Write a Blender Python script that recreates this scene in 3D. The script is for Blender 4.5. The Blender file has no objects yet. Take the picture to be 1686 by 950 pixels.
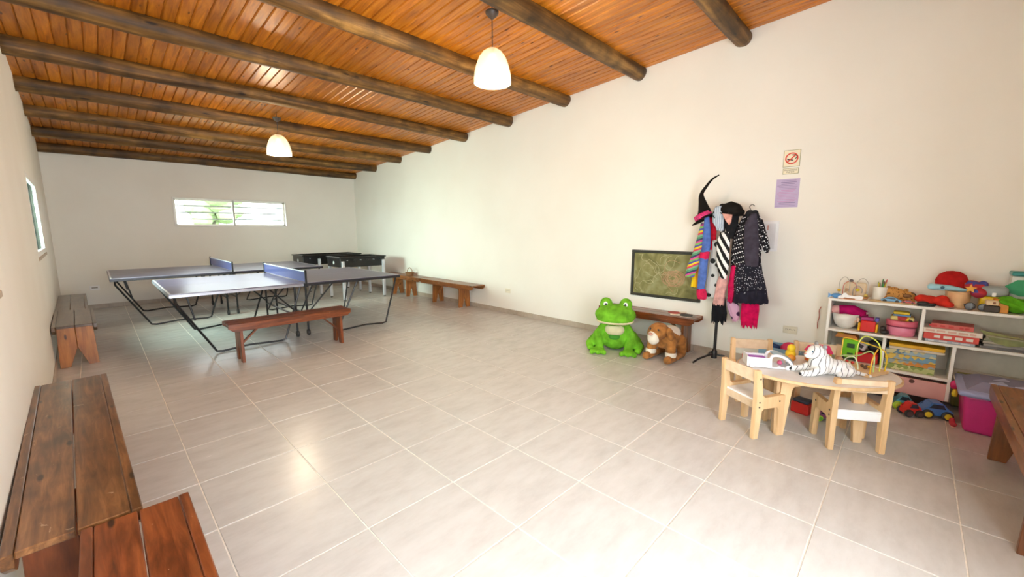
import bpy, bmesh, math, random
from mathutils import Vector, Matrix
random.seed(7)
PI = math.pi
scene = bpy.context.scene
COL = scene.collection

# ------------------------------------------------------------------ camera
CAM = Vector((-0.2799, -2.2952, 1.4576))
YAW, PITCH, FPX = 0.79404, -0.14463, 670.94
cam_d = bpy.data.cameras.new('camera')
cam_d.sensor_width = 36.0
cam_d.lens = FPX / 1686 * 36
cam_d.clip_start = 0.02
cam = bpy.data.objects.new('camera', cam_d)
COL.objects.link(cam)
cam.location = CAM
cam.rotation_euler = (PI / 2 + PITCH, 0, -YAW)
scene.camera = cam

# ------------------------------------------------------------------ light and exposure
scene.view_settings.view_transform = 'Standard'
scene.view_settings.look = 'None'
scene.view_settings.exposure = 0.70
scene.view_settings.gamma = 1.0
scene.view_settings.use_curve_mapping = False
world = bpy.data.worlds.new('sky')
scene.world = world
world.use_nodes = True
bg = world.node_tree.nodes['Background']
bg.inputs[0].default_value = (0.92, 0.96, 1.0, 1)
bg.inputs[1].default_value = 7.5
scene.cycles.max_bounces = 8
scene.cycles.diffuse_bounces = 5
scene.cycles.glossy_bounces = 3
scene.cycles.use_adaptive_sampling = True
scene.cycles.adaptive_threshold = 0.04
scene.cycles.use_denoising = True


def area(name, loc, rot, sx, sy, power, col):
    d = bpy.data.lights.new(name, 'AREA')
    d.shape = 'RECTANGLE'
    d.size, d.size_y, d.energy, d.color = sx, sy, power, col
    o = bpy.data.objects.new(name, d)
    COL.objects.link(o)
    o.location, o.rotation_euler = loc, rot
    return o


# daylight through the glazed doorway behind the photographer and through the rear window
area('doorway_daylight', (0.45, -3.32, 1.25), (PI / 2, 0, 0), 1.75, 2.4, 52, (0.82, 0.91, 1.0))
area('window_daylight', (1.92, 8.66, 1.85), (-PI / 2, 0, 0), 2.1, 0.62, 1, (1, 1, 1)).data.cycles.is_portal = True
area('side_window_daylight', (-1.15, 5.0, 1.75), (0, -PI / 2 + 0.25, 0), 1.0, 1.7, 480, (0.95, 0.98, 1.0)).data.spread = math.radians(110)
area('side_window_daylight', (-1.0, 0.1, 1.75), (0, -PI / 2 + 0.25, 0), 1.0, 1.7, 90, (0.95, 0.98, 1.0)).data.spread = math.radians(110)
LAMP_W = 34

# ------------------------------------------------------------------ measured room
T = 0.52                       # floor tile pitch
XR, YB, YN = 4.66, 8.40, -3.10  # right wall, back wall, near wall
LW0, LWS = -0.612, -0.0222     # left wall x = LW0 + LWS * y


def lwx(y):
    return LW0 + LWS * y


def ceil_z(y):
    return 3.4216 - 0.0645 * y


_f = Vector((math.sin(YAW) * math.cos(PITCH), math.cos(YAW) * math.cos(PITCH), math.sin(PITCH)))
_r = Vector((math.cos(YAW), -math.sin(YAW), 0))
_u = _r.cross(_f)


def P(px, py, x=None, y=None, z=None):
    """point of the place that a measured photograph pixel shows, on a known plane"""
    d = _f + _r * ((px - 843) / FPX) - _u * ((py - 475) / FPX)
    if x is not None:
        t = (x - CAM.x) / d.x
    elif y is not None:
        t = (y - CAM.y) / d.y
    else:
        t = (z - CAM.z) / d.z
    return CAM + d * t


# ------------------------------------------------------------------ materials
MATS = {}


def _new(name):
    m = bpy.data.materials.new(name)
    m.use_nodes = True
    nt = m.node_tree
    return m, nt, nt.nodes['Principled BSDF']


def N(nt, t, **k):
    n = nt.nodes.new(t)
    for a, b in k.items():
        setattr(n, a, b)
    return n


def rgba(c):
    return (c[0], c[1], c[2], 1)


def ramp(nt, stops, interp='LINEAR'):
    r = N(nt, 'ShaderNodeValToRGB')
    r.color_ramp.interpolation = interp
    e = r.color_ramp.elements
    while len(e) < len(stops):
        e.new(0.5)
    for i, (p, c) in enumerate(stops):
        e[i].position = p
        e[i].color = rgba(c)
    return r


def mapping(nt, scale=(1, 1, 1), rot=(0, 0, 0), rnd=False):
    tc = N(nt, 'ShaderNodeTexCoord')
    mp = N(nt, 'ShaderNodeMapping')
    mp.inputs['Scale'].default_value = scale
    mp.inputs['Rotation'].default_value = rot
    nt.links.new(tc.outputs['Object'], mp.inputs['Vector'])
    if rnd:
        oi = N(nt, 'ShaderNodeObjectInfo')
        mu = N(nt, 'ShaderNodeMath', operation='MULTIPLY')
        mu.inputs[1].default_value = 37.0
        nt.links.new(oi.outputs['Random'], mu.inputs[0])
        nt.links.new(mu.outputs[0], mp.inputs['Location'])
    return mp


def bump(nt, b, src, strength, dist=0.004):
    bp = N(nt, 'ShaderNodeBump')
    bp.inputs['Strength'].default_value = strength
    bp.inputs['Distance'].default_value = dist
    nt.links.new(src, bp.inputs['Height'])
    nt.links.new(bp.outputs[0], b.inputs['Normal'])


def mat(name, col, rough=0.5, metal=0.0, var=0.06, scale=14, bmp=0.0, coat=0.0, spec=0.5, sheen=0.0):
    if name in MATS:
        return MATS[name]
    m, nt, b = _new(name)
    mp = mapping(nt)
    nz = N(nt, 'ShaderNodeTexNoise')
    nz.inputs['Scale'].default_value = scale
    nz.inputs['Detail'].default_value = 4
    nt.links.new(mp.outputs[0], nz.inputs['Vector'])
    lo = [max(0, c * (1 - var)) for c in col]
    hi = [min(1, c * (1 + var)) for c in col]
    r = ramp(nt, [(0.3, lo), (0.7, hi)])
    nt.links.new(nz.outputs['Fac'], r.inputs[0])
    nt.links.new(r.outputs[0], b.inputs['Base Color'])
    b.inputs['Roughness'].default_value = rough
    b.inputs['Metallic'].default_value = metal
    b.inputs['Specular IOR Level'].default_value = spec
    b.inputs['Coat Weight'].default_value = coat
    b.inputs['Coat Roughness'].default_value = 0.12
    b.inputs['Sheen Weight'].default_value = sheen
    if bmp:
        bump(nt, b, nz.outputs['Fac'], bmp)
    MATS[name] = m
    return m


def wood(name, dark, mid, light, stretch=(1, 14, 14), rough=0.4, knots=True, coat=0.0, dirt=0.0, knot_col=None, scale=1.6, objvar=0.12, spec=0.5, scuff=None):
    if name in MATS:
        return MATS[name]
    m, nt, b = _new(name)
    mp = mapping(nt, stretch, rnd=True)
    nz = N(nt, 'ShaderNodeTexNoise')
    nz.inputs['Scale'].default_value = scale
    nz.inputs['Detail'].default_value = 8
    nz.inputs['Roughness'].default_value = 0.62
    nz.inputs['Distortion'].default_value = 0.6
    nt.links.new(mp.outputs[0], nz.inputs['Vector'])
    r = ramp(nt, [(0.28, dark), (0.5, mid), (0.74, light)])
    nt.links.new(nz.outputs['Fac'], r.inputs[0])
    col = r.outputs[0]
    if knots:
        mp2 = mapping(nt, tuple(math.sqrt(s) * 1.9 for s in stretch), rnd=True)
        vo = N(nt, 'ShaderNodeTexVoronoi')
        vo.inputs['Scale'].default_value = 1.5
        nt.links.new(mp2.outputs[0], vo.inputs['Vector'])
        kr = ramp(nt, [(0.0, (1, 1, 1)), (0.07, (1, 1, 1)), (0.13, (0, 0, 0))])
        nt.links.new(vo.outputs['Distance'], kr.inputs[0])
        mx = N(nt, 'ShaderNodeMix', data_type='RGBA')
        nt.links.new(kr.outputs[0], mx.inputs['Factor'])
        nt.links.new(col, mx.inputs['A'])
        mx.inputs['B'].default_value = rgba(knot_col or [c * 0.35 for c in dark])
        col = mx.outputs['Result']
    if dirt:
        n2 = N(nt, 'ShaderNodeTexNoise')
        n2.inputs['Scale'].default_value = 5.0
        n2.inputs['Detail'].default_value = 5
        nt.links.new(mapping(nt, rnd=True).outputs[0], n2.inputs['Vector'])
        dr = ramp(nt, [(0.42, (1, 1, 1)), (0.68, (1 - dirt,) * 3)])
        nt.links.new(n2.outputs['Fac'], dr.inputs[0])
        mx = N(nt, 'ShaderNodeMix', data_type='RGBA', blend_type='MULTIPLY')
        mx.inputs['Factor'].default_value = 1
        nt.links.new(col, mx.inputs['A'])
        nt.links.new(dr.outputs[0], mx.inputs['B'])
        col = mx.outputs['Result']
    if scuff:
        for sc, lo_ in ((26, 0.70), (9, 0.735)):
            n3 = N(nt, 'ShaderNodeTexNoise')
            n3.inputs['Scale'].default_value = sc
            n3.inputs['Detail'].default_value = 3
            n3.inputs['Distortion'].default_value = 1.2
            nt.links.new(mapping(nt, tuple(1.0 if v > 5 else 0.45 for v in stretch), rnd=True).outputs[0], n3.inputs['Vector'])
            sr = ramp(nt, [(lo_, (0, 0, 0)), (lo_ + 0.03, (0.7, 0.7, 0.7))])
            nt.links.new(n3.outputs['Fac'], sr.inputs[0])
            mx = N(nt, 'ShaderNodeMix', data_type='RGBA')
            nt.links.new(sr.outputs[0], mx.inputs['Factor'])
            nt.links.new(col, mx.inputs['A'])
            mx.inputs['B'].default_value = rgba(scuff)
            col = mx.outputs['Result']
    hs = N(nt, 'ShaderNodeHueSaturation')
    oi = N(nt, 'ShaderNodeObjectInfo')
    mr = N(nt, 'ShaderNodeMapRange')
    mr.inputs['To Min'].default_value = 1 - objvar
    mr.inputs['To Max'].default_value = 1 + objvar
    nt.links.new(oi.outputs['Random'], mr.inputs['Value'])
    nt.links.new(mr.outputs[0], hs.inputs['Value'])
    nt.links.new(col, hs.inputs['Color'])
    nt.links.new(hs.outputs[0], b.inputs['Base Color'])
    b.inputs['Roughness'].default_value = rough
    b.inputs['Coat Weight'].default_value = coat
    b.inputs['Coat Roughness'].default_value = 0.18
    b.inputs['Specular IOR Level'].default_value = spec
    bump(nt, b, nz.outputs['Fac'], 0.25, 0.003)
    MATS[name] = m
    return m


def emis(name, col, strength, base=(0.9, 0.9, 0.9)):
    m, nt, b = _new(name)
    b.inputs['Base Color'].default_value = rgba(base)
    b.inputs['Emission Color'].default_value = rgba(col)
    b.inputs['Emission Strength'].default_value = strength
    b.inputs['Roughness'].default_value = 0.35
    return m


def stripes(name, cols, scale, rot=(0, 0, 0), distortion=1.0, rough=0.75, axis='X'):
    """bands of flat colour in the cloth"""
    m, nt, b = _new(name)
    b.inputs['Specular IOR Level'].default_value = 0.15
    mp = mapping(nt, (1, 1, 1), rot)
    w = N(nt, 'ShaderNodeTexWave', bands_direction=axis, wave_profile='SAW')
    w.inputs['Scale'].default_value = scale
    w.inputs['Distortion'].default_value = distortion
    w.inputs['Detail Scale'].default_value = 1.2
    nt.links.new(mp.outputs[0], w.inputs['Vector'])
    r = ramp(nt, [(i / len(cols), c) for i, c in enumerate(cols)], 'CONSTANT')
    nt.links.new(w.outputs['Fac'], r.inputs[0])
    nt.links.new(r.outputs[0], b.inputs['Base Color'])
    b.inputs['Roughness'].default_value = rough
    return m


def spots(name, base, dot, scale, size=0.3, rnd=0.0, rough=0.7):
    m, nt, b = _new(name)
    b.inputs['Specular IOR Level'].default_value = 0.15
    mp = mapping(nt, (1, 1, 1), (0.5, 0.4, 0.3))
    v = N(nt, 'ShaderNodeTexVoronoi')
    v.inputs['Scale'].default_value = scale
    v.inputs['Randomness'].default_value = rnd
    nt.links.new(mp.outputs[0], v.inputs['Vector'])
    r = ramp(nt, [(0, dot), (size, base)], 'CONSTANT')
    nt.links.new(v.outputs['Distance'], r.inputs[0])
    nt.links.new(r.outputs[0], b.inputs['Base Color'])
    b.inputs['Roughness'].default_value = rough
    return m


def patches(name, cols, scale, rough=0.7):
    """blotches of several flat colours"""
    m, nt, b = _new(name)
    mp = mapping(nt)
    v = N(nt, 'ShaderNodeTexVoronoi')
    v.inputs['Scale'].default_value = scale
    nt.links.new(mp.outputs[0], v.inputs['Vector'])
    sp = N(nt, 'ShaderNodeSeparateColor')
    nt.links.new(v.outputs['Color'], sp.inputs[0])
    r = ramp(nt, [(i / len(cols), c) for i, c in enumerate(cols)], 'CONSTANT')
    nt.links.new(sp.outputs[0], r.inputs[0])
    nt.links.new(r.outputs[0], b.inputs['Base Color'])
    b.inputs['Roughness'].default_value = rough
    return m


def plaster():
    m, nt, b = _new('plaster')
    tc = N(nt, 'ShaderNodeTexCoord')
    n1 = N(nt, 'ShaderNodeTexNoise')
    n1.inputs['Scale'].default_value = 1.1
    n1.inputs['Detail'].default_value = 6
    n2 = N(nt, 'ShaderNodeTexNoise')
    n2.inputs['Scale'].default_value = 9
    n2.inputs['Detail'].default_value = 6
    nt.links.new(tc.outputs['Object'], n1.inputs['Vector'])
    nt.links.new(tc.outputs['Object'], n2.inputs['Vector'])
    r = ramp(nt, [(0.3, WALL_LO), (0.7, WALL_HI)])
    nt.links.new(n1.outputs['Fac'], r.inputs[0])
    nt.links.new(r.outputs[0], b.inputs['Base Color'])
    b.inputs['Roughness'].default_value = 0.85
    b.inputs['Specular IOR Level'].default_value = 0.2
    bump(nt, b, n2.outputs['Fac'], 0.12, 0.01)
    return m


WALL_LO, WALL_HI = (0.82, 0.79, 0.725), (0.86, 0.835, 0.775)


def tile_mat(name, c0, c1, c2, rough):
    m, nt, b = _new(name)
    mp = mapping(nt, (1.0, 2.6, 1), rnd=True)
    n1 = N(nt, 'ShaderNodeTexNoise')
    n1.inputs['Scale'].default_value = 4.0
    n1.inputs['Detail'].default_value = 7
    n1.inputs['Roughness'].default_value = 0.66
    n1.inputs['Distortion'].default_value = 0.0
    nt.links.new(mp.outputs[0], n1.inputs['Vector'])
    r = ramp(nt, [(0.25, c0), (0.5, c1), (0.78, c2)])
    nt.links.new(n1.outputs['Fac'], r.inputs[0])
    nt.links.new(r.outputs[0], b.inputs['Base Color'])
    rr = N(nt, 'ShaderNodeMapRange')
    rr.inputs['To Min'].default_value = rough - 0.05
    rr.inputs['To Max'].default_value = rough + 0.08
    nt.links.new(n1.outputs['Fac'], rr.inputs['Value'])
    nt.links.new(rr.outputs[0], b.inputs['Roughness'])
    b.inputs['Specular IOR Level'].default_value = 0.32
    bump(nt, b, n1.outputs['Fac'], 0.02, 0.003)
    return m


M_WALL = plaster()
M_TILE = tile_mat('floor_tile_glaze', (0.50, 0.475, 0.45), (0.575, 0.555, 0.53), (0.635, 0.62, 0.60), 0.23)
M_SKIRT = tile_mat('skirting_tile_glaze', (0.33, 0.27, 0.21), (0.45, 0.38, 0.31), (0.54, 0.47, 0.40), 0.4)
M_GROUT = mat('grout', (0.80, 0.75, 0.67), 0.9, var=0.12, scale=30)
M_PLANK = wood('ceiling_pine', (0.24, 0.058, 0.003), (0.48, 0.150, 0.007), (0.68, 0.26, 0.02), (16, 1.3, 16), 0.36, True, 0.08, knot_col=(0.10, 0.022, 0.005), objvar=0.16)
M_LOG = wood('log_wood', (0.035, 0.014, 0.003), (0.15, 0.070, 0.014), (0.42, 0.22, 0.055), (0.7, 9, 9), 0.6, True, 0.0, 0.6, knot_col=(0.02, 0.008, 0.003), objvar=0.25)
M_BENCH = {
    'walnut': wood('bench_walnut', (0.065, 0.024, 0.007), (0.17, 0.068, 0.02), (0.34, 0.155, 0.055), (14, 1.2, 14), 0.32, True, 0.3, 0.45, scale=2.6, scuff=(0.48, 0.34, 0.22)),
    'red': wood('bench_red', (0.07, 0.015, 0.004), (0.19, 0.045, 0.011), (0.35, 0.10, 0.027), (14, 1.2, 14), 0.30, True, 0.35, 0.35, scale=2.6, scuff=(0.48, 0.34, 0.22)),
    'amber': wood('bench_amber', (0.13, 0.04, 0.008), (0.27, 0.09, 0.018), (0.40, 0.15, 0.035), (14, 1.2, 14), 0.35, True, 0.3, 0.35, scale=2.6, scuff=(0.48, 0.34, 0.22)),
    'grey': wood('bench_weathered', (0.05, 0.024, 0.010), (0.12, 0.065, 0.03), (0.20, 0.115, 0.06), (14, 1.2, 14), 0.3, True, 0.3, 0.35, scale=2.6, scuff=(0.3, 0.22, 0.15)),
}
M_BENCH_LEG = {
    'walnut': wood('leg_walnut', (0.10, 0.03, 0.007), (0.2, 0.062, 0.013), (0.30, 0.105, 0.026), (14, 14, 1.4), 0.4, True, 0.2, 0.3),
    'red': wood('leg_red', (0.11, 0.025, 0.006), (0.21, 0.05, 0.011), (0.30, 0.085, 0.02), (14, 14, 1.4), 0.4, True, 0.2, 0.3),
    'amber': wood('leg_amber', (0.20, 0.06, 0.012), (0.38, 0.13, 0.025), (0.52, 0.20, 0.045), (14, 14, 1.4), 0.4, True, 0.2, 0.3),
}
M_BIRCH = wood('birch_ply', (0.60, 0.38, 0.18), (0.70, 0.47, 0.25), (0.78, 0.56, 0.33), (10, 10, 1.2), 0.45, False, 0.1)
M_BIRCH2 = wood('birch_board', (0.68, 0.50, 0.32), (0.76, 0.58, 0.40), (0.82, 0.66, 0.48), (1.2, 10, 10), 0.45, False, 0.1)
M_WHITE = mat('white_laminate', (0.84, 0.84, 0.85), 0.35, var=0.02)
M_PAINT = mat('white_paint', (0.80, 0.78, 0.74), 0.5, var=0.03)
M_BLACK = mat('black_tube', (0.012, 0.012, 0.014), 0.35)
M_DARK = mat('dark_plastic', (0.02, 0.02, 0.022), 0.45)
M_STEEL = mat('steel', (0.62, 0.64, 0.68), 0.3, 0.7)
M_SILVER = mat('silver_leg', (0.66, 0.68, 0.74), 0.35, 0.3)


def C(name, r, g, b, rough=0.5, **k):
    return mat(name, (r, g, b), rough, **k)


# ------------------------------------------------------------------ mesh helpers
class MB:
    def __init__(s):
        s.bm = bmesh.new()

    def _xf(s, vs, loc, rot):
        mt = Matrix.Translation(loc)
        if rot is not None:
            if isinstance(rot, Matrix):
                mt = mt @ rot.to_4x4()
            else:
                mt = mt @ Matrix.Rotation(rot[2], 4, 'Z') @ Matrix.Rotation(rot[1], 4, 'Y') @ Matrix.Rotation(rot[0], 4, 'X')
        bmesh.ops.transform(s.bm, matrix=mt, verts=vs)

    def box(s, loc, size, rot=None, bev=0.0, seg=1, taper=None):
        r = bmesh.ops.create_cube(s.bm, size=1.0)
        vs = r['verts']
        for v in vs:
            if taper and v.co.z < 0:
                v.co.x *= taper
                v.co.y *= taper
            v.co = Vector((v.co.x * size[0], v.co.y * size[1], v.co.z * size[2]))
        if bev:
            es = list({e for v in vs for e in v.link_edges})
            out = bmesh.ops.bevel(s.bm, geom=es, offset=bev, segments=seg, affect='EDGES', profile=0.6)
            vs = list({v for f in out['faces'] for v in f.verts} | {v for v in vs if v.is_valid})
        s._xf(vs, Vector(loc), rot)
        return s

    def ell(s, loc, rad, rot=None, u=20, v=12):
        r = bmesh.ops.create_uvsphere(s.bm, u_segments=u, v_segments=v, radius=1.0)
        vs = r['verts']
        for w in vs:
            w.co = Vector((w.co.x * rad[0], w.co.y * rad[1], w.co.z * rad[2]))
        s._xf(vs, Vector(loc), rot)
        return s

    def tube(s, pts, r, n=8, cap=True, flat=1.0):
        pts = [Vector(p) for p in pts]
        rs = r if isinstance(r, (list, tuple)) else [r] * len(pts)
        rings = []
        up = Vector((0, 0, 1))
        for i, p in enumerate(pts):
            a = pts[max(0, i - 1)]
            b = pts[min(len(pts) - 1, i + 1)]
            d = (b - a).normalized()
            if abs(d.dot(up)) > 0.98:
                up = Vector((1, 0, 0))
            sx = d.cross(up).normalized()
            sy = sx.cross(d).normalized()
            up = sy
            rings.append([s.bm.verts.new(p + sx * (math.cos(2 * PI * k / n) * rs[i]) + sy * (math.sin(2 * PI * k / n) * rs[i] * flat)) for k in range(n)])
        for A, B in zip(rings, rings[1:]):
            for k in range(n):
                s.bm.faces.new((A[k], A[(k + 1) % n], B[(k + 1) % n], B[k]))
        if cap:
            s.bm.faces.new(rings[0][::-1])
            s.bm.faces.new(rings[-1])
        return s

    def lathe(s, prof, loc=(0, 0, 0), n=28, rot=None, sx=1.0, sy=1.0):
        start = len(s.bm.verts)
        rings = []
        for (r, z) in prof:
            if r < 1e-5:
                rings.append([s.bm.verts.new((0, 0, z))])
            else:
                rings.append([s.bm.verts.new((r * sx * math.cos(2 * PI * k / n), r * sy * math.sin(2 * PI * k / n), z)) for k in range(n)])
        for A, B in zip(rings, rings[1:]):
            for k in range(n):
                a0, a1 = A[k % len(A)], A[(k + 1) % len(A)]
                b0, b1 = B[k % len(B)], B[(k + 1) % len(B)]
                f = [a0]
                if a1 is not a0:
                    f.append(a1)
                if b1 is not b0:
                    f += [b1, b0]
                else:
                    f.append(b0)
                if len(f) > 2:
                    try:
                        s.bm.faces.new(f)
                    except ValueError:
                        pass
        vs = [v for R in rings for v in R]
        s._xf(vs, Vector(loc), rot)
        return s

    def prism(s, outline, a, b, plane='xz'):
        """outline points in a plane, pulled from a to b along the third axis"""
        def mk(p, t):
            return {'xz': (p[0], t, p[1]), 'yz': (t, p[0], p[1]), 'xy': (p[0], p[1], t)}[plane]
        A = [s.bm.verts.new(mk(p, a)) for p in outline]
        B = [s.bm.verts.new(mk(p, b)) for p in outline]
        n = len(outline)
        s.bm.faces.new(A)
        s.bm.faces.new(B[::-1])
        for k in range(n):
            s.bm.faces.new((A[k], B[k], B[(k + 1) % n], A[(k + 1) % n]))
        return s

    def build(s, name, m, parent=None, smooth=False, loc=None, rot=None, angle=0.7):
        bmesh.ops.recalc_face_normals(s.bm, faces=s.bm.faces)
        me = bpy.data.meshes.new(name)
        s.bm.to_mesh(me)
        s.bm.free()
        if smooth:
            me.shade_smooth()
            if smooth != 'all':
                me.set_sharp_from_angle(angle=angle)
        me.materials.append(m)
        return link(name, me, parent, loc, rot)


def link(name, me, parent=None, loc=None, rot=None):
    o = bpy.data.objects.new(name, me)
    COL.objects.link(o)
    if parent:
        o.parent = parent
    if loc is not None:
        o.location = loc
    if rot is not None:
        o.rotation_euler = rot
    return o


def tag(o, label, cat, group=None):
    o['label'], o['category'] = label, cat
    if group:
        o['group'] = group
    return o


def thing(name, label, cat, loc=(0, 0, 0), rotz=0.0, group=None):
    o = bpy.data.objects.new(name, None)
    o.empty_display_size = 0.1
    COL.objects.link(o)
    o.location = loc
    o.rotation_euler = (0, 0, rotz)
    return tag(o, label, cat, group)


def struct(o):
    o['kind'] = 'structure'
    return o


def blob(name, m, parent, parts, voxel=0.012, smooth=6, loc=None, rot=None):
    """soft body grown together from ellipsoids and tapered limbs into one surface"""
    b = MB()
    for p in parts:
        if p[0] == 'e':
            b.ell(p[1], p[2], p[3] if len(p) > 3 else None, 24, 14)
        else:
            pts, rs = p[1], p[2]
            b.tube(pts, list(rs), 12)
            b.ell(pts[0], (rs[0],) * 3, None, 12, 8)
            b.ell(pts[-1], (rs[-1],) * 3, None, 12, 8)
    o = b.build(name, m, parent, 'all', loc, rot)
    rm = o.modifiers.new('grow', 'REMESH')
    rm.mode = 'VOXEL'
    rm.voxel_size = voxel
    rm.use_smooth_shade = True
    sm = o.modifiers.new('soften', 'SMOOTH')
    sm.factor = 0.5
    sm.iterations = smooth
    return o


def spline(pts, n=6):
    pts = [Vector(p) for p in pts]
    out = []
    for i in range(len(pts) - 1):
        p0, p1, p2, p3 = pts[max(i - 1, 0)], pts[i], pts[i + 1], pts[min(i + 2, len(pts) - 1)]
        for k in range(n):
            t = k / n
            out.append(0.5 * ((2 * p1) + (p2 - p0) * t + (2 * p0 - 5 * p1 + 4 * p2 - p3) * t * t + (3 * p1 - p0 - 3 * p2 + p3) * t ** 3))
    out.append(pts[-1])
    return out


def text_mesh(name, body, size, m, parent, loc, rot):
    cu = bpy.data.curves.new('lettering', 'FONT')
    cu.body, cu.size, cu.align_x, cu.align_y, cu.extrude = body, size, 'CENTER', 'CENTER', 0.0006
    tmp = bpy.data.objects.new('lettering', cu)
    COL.objects.link(tmp)
    bpy.context.view_layer.update()
    me = bpy.data.meshes.new_from_object(tmp.evaluated_get(bpy.context.evaluated_depsgraph_get()))
    bpy.data.objects.remove(tmp)
    me.materials.clear()
    me.materials.append(m)
    return link(name, me, parent, loc, rot)


# ------------------------------------------------------------------ the room
def build_floor():
    x0, x1 = lwx(YB) - 0.05, XR
    fl = MB().box(((x0 + x1) / 2, (YN + YB) / 2, -0.053), (x1 - x0 + 0.5, YB - YN + 0.5, 0.1)).build('floor', M_GROUT)
    struct(fl)
    g = 0.0032
    cache = {}
    for i in range(-4, 10):
        for j in range(-6, 17):
            a0, a1, b0, b1 = i * T + g, (i + 1) * T - g, j * T + g, (j + 1) * T - g
            a1, b0, b1 = min(a1, XR), max(b0, YN), min(b1, YB)
            a0 = max(a0, lwx((b0 + b1) / 2) - 0.02)
            if a1 - a0 < 0.01 or b1 - b0 < 0.01:
                continue
            key = (round(a1 - a0, 3), round(b1 - b0, 3))
            if key not in cache:
                w, d = a1 - a0, b1 - b0
                c = 0.0015
                mb = MB()
                vs = [(0, 0, -0.006), (w, 0, -0.006), (w, d, -0.006), (0, d, -0.006), (0, 0, -c), (w, 0, -c), (w, d, -c), (0, d, -c),
                      (c, c, 0), (w - c, c, 0), (w - c, d - c, 0), (c, d - c, 0)]
                vv = [mb.bm.verts.new(v) for v in vs]
                for k in range(4):
                    n = (k + 1) % 4
                    mb.bm.faces.new((vv[k], vv[n], vv[4 + n], vv[4 + k]))
                    mb.bm.faces.new((vv[4 + k], vv[4 + n], vv[8 + n], vv[8 + k]))
                mb.bm.faces.new(vv[8:12])
                o = mb.build('floor_tile', M_TILE, fl)
                cache[key] = o.data
            else:
                o = link('floor_tile', cache[key], fl)
            o.location = (a0, b0, random.uniform(-0.0003, 0.0003))


def build_walls():
    H, TH = 3.8, 0.2
    # right wall
    w = MB().box((XR + TH / 2, (YN + YB) / 2, H / 2), (TH, YB - YN + 2 * TH, H)).build('wall_right', M_WALL)
    struct(w)
    # back wall with the window opening
    x0, x1, z0, z1 = 0.905, 2.955, 1.525, 2.08
    xa, xb = -0.95, XR + TH
    mb = MB()
    mb.box(((xa + x0) / 2, YB + TH / 2, H / 2), (x0 - xa, TH, H))
    mb.box(((xb + x1) / 2, YB + TH / 2, H / 2), (xb - x1, TH, H))
    mb.box(((x0 + x1) / 2, YB + TH / 2, z0 / 2), (x1 - x0, TH, z0))
    mb.box(((x0 + x1) / 2, YB + TH / 2, (z1 + H) / 2), (x1 - x0, TH, H - z1))
    struct(mb.build('wall_back', M_WALL))
    # left wall, turned a little, with two window recesses; local y runs along the wall
    ang = math.atan(-LWS)
    wl = thing_struct('wall_left', (LW0, 0, 0), ang)
    mb = MB()
    ys = [YN - 0.4, -0.75, 0.86, 4.17, 5.78, YB + 0.4]
    z0, z1 = 1.165, 2.04
    for a, b in ((ys[0], ys[1]), (ys[2], ys[3]), (ys[4], ys[5])):
        mb.box((-TH / 2, (a + b) / 2, H / 2), (TH, b - a, H))
    for a, b in ((ys[1], ys[2]), (ys[3], ys[4])):
        mb.box((-TH / 2, (a + b) / 2, z0 / 2), (TH, b - a, z0))
        mb.box((-TH / 2, (a + b) / 2, (z1 + H) / 2), (TH, b - a, H - z1))
    me = mb.build('wall_left', M_WALL)
    me.location, me.rotation_euler = (LW0, 0, 0), (0, 0, ang)
    struct(me)
    bpy.data.objects.remove(wl)
    # near wall with the wide doorway behind the photographer
    dx0, dx1, dz = -0.40, 1.35, 2.45
    mb = MB()
    mb.box(((-1.2 + dx0) / 2, YN - TH / 2, H / 2), (dx0 + 1.2, TH, H))
    mb.box(((XR + TH + dx1) / 2, YN - TH / 2, H / 2), (XR + TH - dx1, TH, H))
    mb.box(((dx0 + dx1) / 2, YN - TH / 2, (dz + H) / 2), (dx1 - dx0, TH, H - dz))
    struct(mb.build('wall_near', M_WALL))
    d = MB()
    for x in (dx0 + 0.03, (dx0 + dx1) / 2, dx1 - 0.03):
        d.box((x, YN - 0.1, dz / 2), (0.06, 0.06, dz))
    d.box(((dx0 + dx1) / 2, YN - 0.1, dz - 0.03), (dx1 - dx0, 0.06, 0.06))
    struct(d.build('door_1', M_PAINT))


def thing_struct(name, loc, rz):
    o = bpy.data.objects.new(name + '_axis', None)
    COL.objects.link(o)
    o.location, o.rotation_euler = loc, (0, 0, rz)
    return o


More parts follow.
